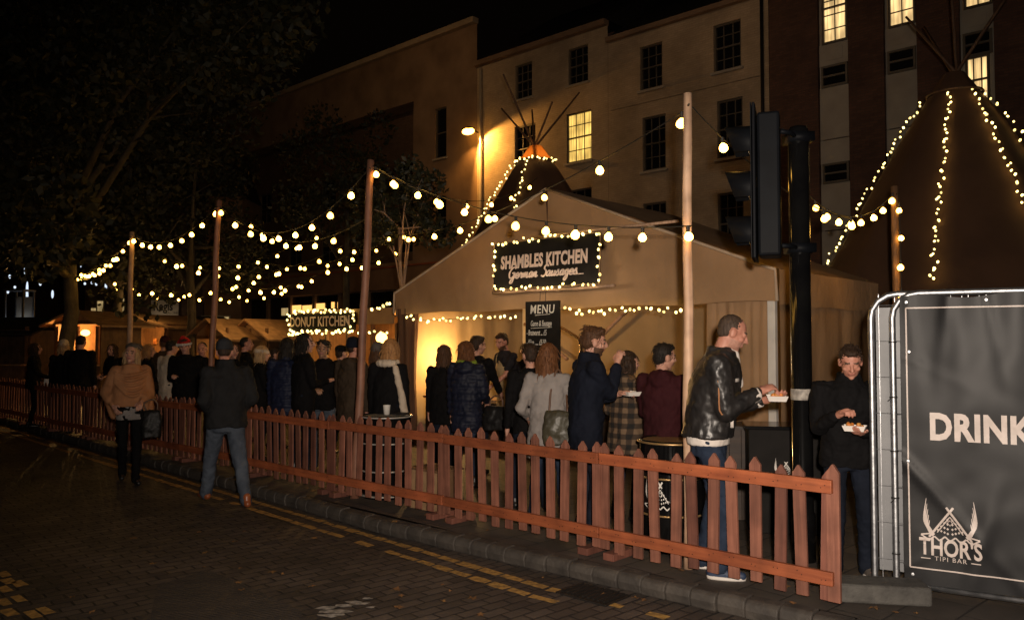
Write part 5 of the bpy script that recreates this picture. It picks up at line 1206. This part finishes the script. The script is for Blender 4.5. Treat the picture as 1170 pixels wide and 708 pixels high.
    if st != 'none':
        mb = MB()
        if st == 'cropped': mb.ell(h(0, -.023, .037), (.0795*hk, .0935*hk, .0870*hk), Rh).ell(h(0, -.052, .0), (.070, .052, .062), Rh)
        else: mb.ell(h(0, -.025, .040), (.083*hk, .097*hk, .091*hk), Rh)
        if st == 'short': mb.ell(h(0, -.055, -.01), (.074, .058, .075), Rh).ell(h(0, .03, .098), (.055, .052, .025), Rh)
        if st == 'messy':
            rr = random.Random(label)
            for k in range(16): a_ = rr.uniform(0, 6.3); mb.ell(h(.06*math.cos(a_), -.02+.075*math.sin(a_), .09+rr.uniform(-.03, .02)), (.03, .03, .024), Rh)
            mb.ell(h(0, -.055, -.005), (.080, .062, .08), Rh)
        if st in ('long', 'bob'):
            ln = .20 if st == 'long' else .10; rr = random.Random(label)
            mb.ell(h(0, -.05, -.03), (.084, .062, .10), Rh)
            for k in range(13):
                a_ = R(180+ (k-6)*19); x, y = .080*math.sin(a_)*-1, .078*math.cos(a_)-.012
                r0 = h(x*.92, y, .01); e_ = r0+Rh@Vector((x*.10, -.012, -ln*.55))+Vector((rr.uniform(-.012, .012), rr.uniform(-.01, .01), -ln*.75+rr.uniform(-.03, .02)))
                mb.caps(r0, r0.lerp(e_, .5)+Vector((x*.05, -.008, 0)), .022, .020).caps(r0.lerp(e_, .5)+Vector((x*.05, -.008, 0)), e_, .020, .010)
        if st == 'bun': mb.ell(h(0, -.12, .05), (.045, .045, .045), Rh).ell(h(0, -.055, -.01), (.078, .05, .07), Rh)
        hm_ = remesh(mb, .0085 if detail else .011, 2, disp=[(.03, .016 if st in ('messy', 'long', 'bob') else .006), (.012, .006)], name='hair'); part('hair', locks(hm_, st, hc, Rh, label), HAIR[hcz])
    if hat:
        kind, hm = hat[0], hat[1]; mb = MB(); Mx = Matrix.Translation(hc)@Rh.to_4x4()
        if kind == 'beanie':
            mb.loft([(.012, .086, .102, 0, -.014), (.045, .094, .110, 0, -.014), (.055, .088, .104, 0, -.014), (.10, .080, .094, 0, -.022), (.135, .055, .065, 0, -.03), (.150, .02, .025, 0, -.035)], M=Mx, p=2)
            part('beanie', remesh(mb, .010, 3, disp=[(.04, .008)], name='beanie'), CL[hm])
        if kind == 'slouch':
            mb.loft([(.056, .085, .098, 0, -.026), (.08, .096, .110, 0, -.034), (.115, .098, .108, 0, -.052), (.148, .075, .082, 0, -.074), (.162, .03, .035, 0, -.094)], M=Mx@Matrix.Rotation(R(14), 4, 'X'), p=2)
            part('slouch_hat', remesh(mb, .010, 4, disp=[(.05, .02)], name='slouch_hat'), CL[hm])
        if kind == 'band':
            mb.loft([(.000, .089, .106, 0, -.016), (.03, .096, .113, 0, -.018), (.062, .091, .107, 0, -.02)], M=Mx, p=2); part('headband', remesh(mb, .010, 2, disp=[(.03, .008)], name='headband'), CL[hm])
        if kind == 'santa':
            mb.loft([(.04, .088, .104, 0, -.014), (.09, .083, .095, .0, -.02), (.13, .06, .065, .015, -.03), (.155, .035, .04, .035, -.04)], M=Mx, p=2); mb.caps(h(.03, -.04, .14), h(.11, -.05, .06), .036, .022)
            part('santa_hat', remesh(mb, .010, 3, name='santa_hat'), CL['red'])
            mb = MB(); [mb.ell(h(.091*math.cos(a_), -.014+.107*math.sin(a_), .036), (.020, .020, .021), Rh) for a_ in [2*PI*k/18 for k in range(18)]]; mb.ell(h(.125, -.05, .025), (.03, .03, .03), Rh)
            part('fur_band', remesh(mb, .009, 2, disp=[(.015, .01)], name='fur_band'), CL['fur'])
        if kind == 'peaked':
            mb.loft([(.025, .088, .104, 0, -.014), (.06, .094, .110, 0, -.014), (.10, .085, .10, 0, -.018), (.125, .05, .06, 0, -.02)], M=Mx, p=2).ell(h(0, .10, .035), (.07, .05, .012), Rh); part('cap', remesh(mb, .010, 3, name='cap'), CL[hm])
    if scarf:
        mb = MB()
        for k in range(12): a_ = 2*PI*k/12; mb.ell((.088*math.cos(a_), ln_(1.47)+.088*math.sin(a_), 1.485+.012*math.sin(a_*2)), (.045, .045, .042))
        mb.caps((.06, ln_(1.4)+.11, 1.46), (.075, ln_(1.3)+.155, 1.28), .042, .036)
        part('scarf', remesh(mb, .011, 2, disp=[(.05, .02)], name='scarf'), CL[scarf])
    o['_s'] = 0
    del o['_s']
    Mw = Matrix.Translation(Vector(P))@Matrix.Rotation(R(face), 4, 'Z')@Matrix.Scale(s, 4)
    return dict(o=o, M=Mw, hands=hd_, elbow=el, part=part, h=h, Rh=Rh, hc=hc, s=s, sh=sh, ln=ln_, an=an)
def locks(me, st, hc, Rh, seed):
    """loose strands laid over the hair mass so its outline frays"""
    if st == 'cropped': return me
    rr = random.Random(seed); V = [v.co.copy() for v in me.vertices]; N = [Vector(v.normal) for v in me.vertices]
    mb = MB(); mb.v = [tuple(v) for v in V]; mb.f = [tuple(p.vertices) for p in me.polygons]; mb.m = [0]*len(mb.f)
    big = st in ('long', 'bob'); cnt = 230 if big else 190
    for _ in range(cnt):
        i = rr.randrange(len(V)); v, n_ = V[i], N[i]; q = Rh.transposed()@(v-hc)
        flow = Vector((0, 0, -1)) if big else Rh@Vector((q.x*6, -.35 if q.z > .02 else -.1, -.9 if q.z < .06 else -.15))
        flow = flow+Vector((rr.uniform(-.35, .35), rr.uniform(-.35, .35), rr.uniform(-.15, .15)))
        t = (flow-n_*flow.dot(n_)*.85)
        if t.length < 1e-4: continue
        t.normalize(); ln = rr.uniform(.05, .12) if big else rr.uniform(.018, .04)*(1.5 if st == 'messy' else 1)
        up = rr.uniform(.02, .10) if big else rr.uniform(.15, .5)
        r = rr.uniform(.0035, .006) if big else rr.uniform(.002, .004)
        p0 = v-n_*.003; p1 = v+t*ln*.5+n_*(up*ln*.5+.002); p2 = v+t*ln+n_*up*ln*.5+Vector((0, 0, -.1*ln))
        mb.path([p0, p1, p2], [r, r*.9, r*.2], 4)
    bpy.data.meshes.remove(me); return mb.mesh('hair', [], True)
def wp(px, ptop, Y, z0=.12):   # standing point and height from the head-top pixel
    T = at(px, ptop, Y); return Vector((T.x, T.y, z0)), T.z-z0
Q = 'people queueing and eating at the market'
def crowd(px, pt, Y, face, label, **k):
    P, H = wp(px, pt, Y); return person(label, P, face, H, group=Q, **k)
def wpt(p, v): return p['M']@Vector(v)
# ---- the two men eating by the barrier
P, H = wp(832, 362, 5.62)
j = person('tall man in black leather jacket and blue jeans holding a paper tray, in profile', Vector((at(808, 380, 5.86).x, 5.86, .12)), -104, 1.86, lean=.15, yaw=10, nod=24, L=(-.04, .36, 1.17), Rr=(.10, .33, 1.23), feet=((-.12, -.05), (.10, .06)),
    top='leather', hem=.93, legs='jeans', shoe='trainer', hair=('cropped', 'grey'), skin=1, beard=M['stubble'], bulk=1.26, curlL=.25, curlR=.62, detail=2, collar=.3, fold=1.0, nL=(0, 0, -1), nR=(.3, .2, 1), group=Q)
s_ = j['s']; o_ = j['o']
mb = MB().loft([(.875, .182, .140, 0, 0), (.945, .190, .147, 0, 0)]); j['part']('shirt_hem', remesh(mb, .010, 2, disp=[(.08, .02)], name='shirt_hem'), CL['white'])
mb = MB().loft([(1.475, .082, .085, 0, j['ln'](1.48)-.0), (1.525, .070, .076, 0, j['ln'](1.52))]).caps((0, j['ln'](1.3)+.155, 1.28), (0, j['ln'](1.47)+.085, 1.48), .03, .04); j['part']('shirt_collar', remesh(mb, .009, 2, name='shirt_collar'), CL['white'])
for i in (0, 1):
    d_ = (j['hands'][i]-j['elbow'][i]).normalized(); t_ = j['hands'][i]; mb = MB().tube(t_-d_*.065, t_-d_*.005, .050, .046, 16); j['part']('cuff', remesh(mb, .008, 2, name='cuff'), CL['white'])
for q in (-1, 1):
    mb = MB(); e_, S_, t_ = j['elbow'][(q+1)//2], j['sh'][(q+1)//2], j['hands'][(q+1)//2]; off = Vector((q*.082, -.01, 0))
    mb.path(spline([S_+Vector((q*.02, 0, .075)), S_+off, S_.lerp(e_, .5)+Vector((q*.075, -.02, 0)), e_+Vector((q*.055, -.03, -.02)), e_.lerp(t_, .5)+Vector((q*.05, 0, -.02))], 4), .006, 6)
    j['part']('sleeve_piping', mb.mesh('sleeve_piping', []), CL['tan'])
mb = MB().box((.165, .10+j['ln'](1.3), 1.315), (.055, .085, .022), rz=R(35)); j['part']('chest_stripe', mb.mesh('chest_stripe', []), CL['white']); mb = MB().box((.16, .155, 1.04), (.014, .02, .075)); j['part']('pocket_zip', mb.mesh('pocket_zip', []), CL['white'])
def tray(label, Pw, rz, m, food=None, w_=.13, l_=.18):
    t = thing('food_tray', label, 'food tray', Pw, rz)
    mb = MB(); a, b, hh = w_/2, l_/2, .035
    mb.quad((-a*.8, -b*.8, 0), (a*.8, -b*.8, 0), (a*.8, b*.8, 0), (-a*.8, b*.8, 0))
    for p, q in (((-1, -1), (1, -1)), ((1, -1), (1, 1)), ((1, 1), (-1, 1)), ((-1, 1), (-1, -1))): mb.quad((p[0]*a*.8, p[1]*b*.8, 0), (q[0]*a*.8, q[1]*b*.8, 0), (q[0]*a, q[1]*b, hh), (p[0]*a, p[1]*b, hh))
    o = mb.build('tray', m, t); sm = o.modifiers.new('thick', 'SOLIDIFY'); sm.thickness = .002
    if food:
        rr = random.Random(label); mb = MB()
        for k in range(12): mb.ell((rr.uniform(-.6, .6)*a, rr.uniform(-.6, .6)*b, .022+rr.uniform(0, .022)), (.016, .018, .012), Euler((rr.uniform(0, 3), rr.uniform(0, 3), 0)).to_matrix(), 8, 6)
        mb.build('food', food, t, True)
    return t
M['food'] = mat('sauced_chips', (.62, .17, .03), (.50, .25, .06), 40, .4); M['card'] = mat('white_card', (.72, .67, .62), None, rough=.6)
tray('white card food tray held in both hands by the leather jacket man', wpt(j, (.01, .45, 1.175)), R(-15), M['card'], M['food'], .14, .20)
P, H = wp(963, 400, 5.85)
k2 = person('man in black fleece looking down at his tray of orange food beside the barrier', P+Vector((.02, 0, 0)), 170, 1.64, lean=.13, yaw=-6, nod=26, L=(-.03, .33, 1.12), Rr=(.13, .33, 1.24), feet=((-.12, .02), (.11, .06)), top='black', hem=.82, legs='darkjeans', shoe='trainergrey',
    hair=('short', 'dark'), skin=1, bulk=1.08, curlL=.35, curlR=.75, detail=2, collar=.6, nL=(0, .2, -1), nR=(.2, -.2, 1), group=Q)
tray('open paper tray of orange saucy food held by the man in the black fleece', wpt(k2, (.035, .40, 1.135)), R(60), M['card'], M['food'], .11, .15)
# ---- the road walkers
g = ground(241, 579, 0)
w1_ = person('man seen from behind walking on the road in dark jacket, beanie and grey jeans', (g.x+.17, g.y-.05, 0), 38, 1.79, lean=.06, yaw=-22, L=(-.14, .10, .97), Rr=(.14, .09, .97), feet=((-.09, .36), (.10, -.34, .05)), top='charcoal', hem=.84, legs='greyjeans', shoe='brownshoe', hair=('cropped', 'dark'), hat=('beanie', 'beaniedk'), bulk=1.16, detail=1, collar=1, legw=1.12, skin=1)
g = ground(151, 551, 0)
w2_ = person('woman walking in a tan poncho, grey slouchy hat and black trousers with a black bag', (g.x-.04, g.y, 0), 212, 1.74, 'f', yaw=-26, nod=-4, Rr=(.20, .10, .98), L=(-.10, .25, 1.03), feet=((-.05, .20), (.06, -.18, .03)), top='tan', poncho=True, legs='black', legw=1.0, shoe='shoe', hair=('long', 'fair'), hat=('slouch', 'knit'), detail=2, curlL=.6, fold=.45)
mb = MB().loft([(.80, .165, .125, 0, 0), (.95, .165, .125, 0, 0), (1.1, .150, .115, 0, 0)]); w2_['part']('jumper', remesh(mb, .011, 3, disp=[(.08, .02)], name='jumper'), CL['grey'])
def bag(label, Pw, rz, m, w_, h_, d_, strap=None, cat='bag'):
    t = thing('handbag', label, cat, Pw, rz)
    me = remesh(MB().loft([(0, w_*.46, d_*.5, 0, 0), (h_*.4, w_*.5, d_*.5, 0, 0), (h_*.85, w_*.44, d_*.34, 0, 0), (h_, w_*.40, d_*.16, 0, 0)], p=4), .012, 3, disp=[(.09, .03)], name='bag_body'); me.materials.append(m); link('bag_body', me, t)
    if strap: MB().path(spline([Vector(p) for p in strap], 5), .010, 8).build('strap', M['strap'], t, True)
    return t
M['strap'] = mat('brown_strap', (.10, .05, .028), None, rough=.5); M['olive'] = mat('olive_leather', (.050, .044, .026), (.036, .03, .018), 7, .45, .3, 30); M['blackbag'] = mat('black_leather_bag', (.008, .0075, .0075), None, rough=.5, bump=.2, spec=.25)
h_ = wpt(w2_, w2_['hands'][0]); bag('black handbag hanging from the hand of the poncho woman', h_+Vector((.12, .02, -.44)), R(20), M['blackbag'], .24, .34, .13, [(-.06, 0, .33), (-.09, 0, .42), (0, 0, .47), (.06, 0, .42), (.06, 0, .33)])
# ---- queue in front of the sausage tent
c = crowd(626, 392, 7.3, -8, 'blonde woman in long pale grey knit seen from behind with an olive shoulder bag', sex='f', yaw=-22, nod=6, Rr=(.16, .30, 1.10), L=(-.20, .16, 1.0), top='grey', hem=.66, flare=.02, legs='jeans', hair=('long', 'auburn'), detail=1)
bag('olive leather shoulder bag on the side of the blonde woman in pale grey knit', wpt(c, (.13, -.17, .80)), R(-14), M['olive'], .32, .30, .13, [(-.10, 0, .26), (-.09, .06, .50), (-.04, .12, .66), (.02, .16, .5), (.06, .04, .27)])
c = crowd(606, 393, 8.1, 12, 'dark haired man mostly hidden behind the blonde woman in pale knit', top='black', hair=('short', 'dark'), yaw=10)
e27 = crowd(668, 374, 6.95, -78, 'bearded brown haired man in a navy overcoat eating with raised hand', lean=.07, yaw=-8, nod=10, Rr=(.05, .27, 1.44), L=(-.05, .30, 1.18), top='navy', hem=.74, legs='darkjeans', hair=('messy', 'brown'), beard=M['beard'], detail=1, collar=.6, bulk=1.05, curlR=.8)
tray('white paper food tray held in front of the plaid coat by the overcoat man', wpt(e27, (-.02, .41, 1.17)), R(20), M['card'], None)
crowd(714, 401, 7.6, -45, 'woman in brown plaid coat with fur collar and dark hair', sex='f', yaw=-28, top='plaid', hem=.70, flare=.02, legs='jeans', hair=('bob', 'dark'), hood='fur', Rr=(.14, .26, 1.08), L=(-.14, .25, 1.06), detail=1)
crowd(757, 393, 6.95, -38, 'short black haired person in a maroon hooded coat seen from behind', yaw=-35, nod=8, top='maroon', hem=.62, legs='black', hair=('short', 'black'), hood='down', bulk=1.06, detail=1, Rr=(.12, .28, 1.05), L=(-.12, .28, 1.05))
c = crowd(533, 390, 9.3, -20, 'woman in navy quilted jacket and lime scarf with auburn hair', sex='f', yaw=-30, top='puffer', hem=.66, puff=.085, legs='jeans', hair=('bob', 'auburn'), scarf='lime', bulk=1.12, detail=1, hood='down', Rr=(.16, .26, 1.02))
bag('black handbag with metal clasp held beside the navy quilted jacket', wpt(c, (.30, .24, .66)), R(-20), M['blackbag'], .34, .28, .14, [(-.08, 0, .27), (-.07, 0, .36), (0, 0, .40), (.07, 0, .36), (.08, 0, .27)])
crowd(507, 394, 9.9, -10, 'woman with long dark brown hair in black coat at the counter', sex='f', yaw=-25, top='black', hem=.70, hair=('long', 'brown'), bulk=.98)
crowd(543, 384, 10.2, -35, 'short dark haired man in dark jacket reaching across the counter', lean=.05, yaw=-20, top='black', hair=('short', 'dark'), Rr=(.12, .40, 1.0))
# cook behind the counter
ck = crowd(581, 381, 12.1, 122, 'bearded cook in pale apron and dark shirt bending over the griddle', lean=.10, yaw=18, nod=22, L=(-.10, .36, .98), Rr=(.14, .40, 1.02), top='tee', hem=.86, sleeves=False, legs='black', hair=('short', 'dark'), beard=M['beard'], skin=1, detail=1, feet=((-.1, 0), (.1, 0)))
mb = MB().loft([(.55, .19, .15, 0, .012), (.9, .185, .150, 0, .012), (1.1, .178, .142, 0, .02), (1.25, .16, .15, 0, .045), (1.36, .10, .12, 0, .055)]); ck['part']('apron', remesh(mb, .012, 3, disp=[(.1, .02)], name='apron'), CL['apron'])
crowd(601, 393, 12.3, 175, 'second stall worker in dark top, face showing left of the menu board', top='tee', hair=('short', 'dark'), skin=1, yaw=10)
# left half of the queue
b9 = crowd(444, 387, 9.0, -12, 'woman with long blonde hair in black top and white scarf beside the reddish pole', sex='f', yaw=10, top='black', hem=.74, hair=('long', 'blonde'), detail=1, bulk=1.04, Rr=(.22, .02, .84))
mb = MB(); [mb.ell((.10*math.cos(a_), .10*math.sin(a_)-.01, 1.47), (.04, .04, .045)) for a_ in [2*PI*q_/12 for q_ in range(12)]]; mb.caps((.12, -.10, 1.42), (.20, -.10, 1.1), .035, .04).caps((.20, -.10, 1.1), (.235, -.06, .80), .04, .05); b9['part']('scarf', remesh(mb, .011, 2, disp=[(.05, .02)], name='scarf'), CL['cream'])
crowd(431, 393, 9.8, -20, 'brown haired woman in grey beanie just left of the long haired blonde', sex='f', top='beige', hair=('bob', 'brown'), hat=('beanie', 'knit'), yaw=-10)
crowd(402, 387, 9.75, -38, 'man in navy beanie and brown coat, face turned right, behind the reddish pole', yaw=-32, top='brown', hem=.72, hair=('cropped', 'dark'), hat=('beanie', 'navy'), skin=1, bulk=1.08, hood='down', detail=1)
crowd(370, 389, 10.6, 178, 'young man with curly dark hair facing the camera with a hand on his chest', yaw=4, top='black', hem=.80, legs='greyjeans', hair=('messy', 'black'), skin=2, Rr=(.02, .27, 1.10), detail=1, hood='down')
crowd(389, 395, 11.8, -30, 'person in a dark flat cap behind the curly haired young man', hat=('peaked', 'black'), yaw=-20, hair=('short', 'dark'), top='black')
crowd(347, 381, 10.1, -55, 'dark haired woman in long black coat in profile', sex='f', yaw=-22, top='black', hem=.66, hair=('bob', 'black'), bulk=1.05, detail=1)
crowd(326, 386, 10.3, -12, 'tall person in blue quilted coat with dark hood, back turned', top='bluepuff', hem=.62, puff=.07, hair=('long', 'black'), sex='f', bulk=1.08, yaw=-10)
crowd(314, 397, 12.6, -60, 'person with dark hair, only the small face showing behind the blue quilted coat', top='black', hair=('short', 'dark'), yaw=-25)
crowd(295, 395, 11.2, -50, 'blonde woman in cream headband and black coat', sex='f', yaw=-15, top='black', hem=.7, hair=('bob', 'fair'), hat=('band', 'cream'), bulk=1.1)
crowd(279, 385, 13.4, -50, 'taller man in profile looking right behind the cream headband woman', top='black', hair=('cropped', 'black'), yaw=-20, skin=1)
crowd(267, 392, 11.9, 200, 'woman with glasses and brown hair partly hidden by the walking man', sex='f', top='black', hair=('bob', 'brown'), yaw=15)
crowd(213, 387, 12.6, 184, 'person wearing a red and white santa hat and black coat', top='black', hair=('short', 'dark'), hat=('santa', 'red'), bulk=1.1, detail=1, yaw=6)
crowd(232, 391, 12.9, 186, 'man with receding dark hair in black beside the santa hat', top='black', hair=('cropped', 'black'), skin=1)
crowd(193, 389, 13.4, -35, 'black haired person in pale beige coat left of the santa hat', top='cream', hem=.72, hair=('short', 'black'), yaw=-10)
crowd(187, 385, 14.6, -20, 'person in a dull red beanie behind the pale beige coat', top='brown', hair=('short', 'brown'), hat=('beanie', 'maroon'))
crowd(168, 393, 13.6, -45, 'woman with bobbed fair hair behind the shoulder of the poncho woman', sex='f', top='black', hair=('bob', 'blonde'), yaw=-25)
crowd(92, 383, 14.6, 5, 'tall dark man with back turned beside the thick tree', top='black', hair=('cropped', 'black'), bulk=1.12, legs='black')
crowd(131, 393, 15.6, 165, 'dark figure behind the poncho woman with pale face', sex='f', top='black', hair=('long', 'dark'))
crowd(72, 389, 14.9, 10, 'person with a pale cream beanie in a dark coat at far left', sex='f', top='black', hem=.66, hair=('bob', 'fair'), hat=('beanie', 'cream'), legs='black')
f1 = crowd(39, 392, 15.6, -60, 'dark haired person at the far left holding a white paper bag', sex='f', top='black', hair=('bob', 'dark'), Rr=(.06, .30, 1.02), legs='black')
bag('white paper bag held by the person at the far left', wpt(f1, (.05, .30, .72)), R(10), M['card'], .22, .34, .10)
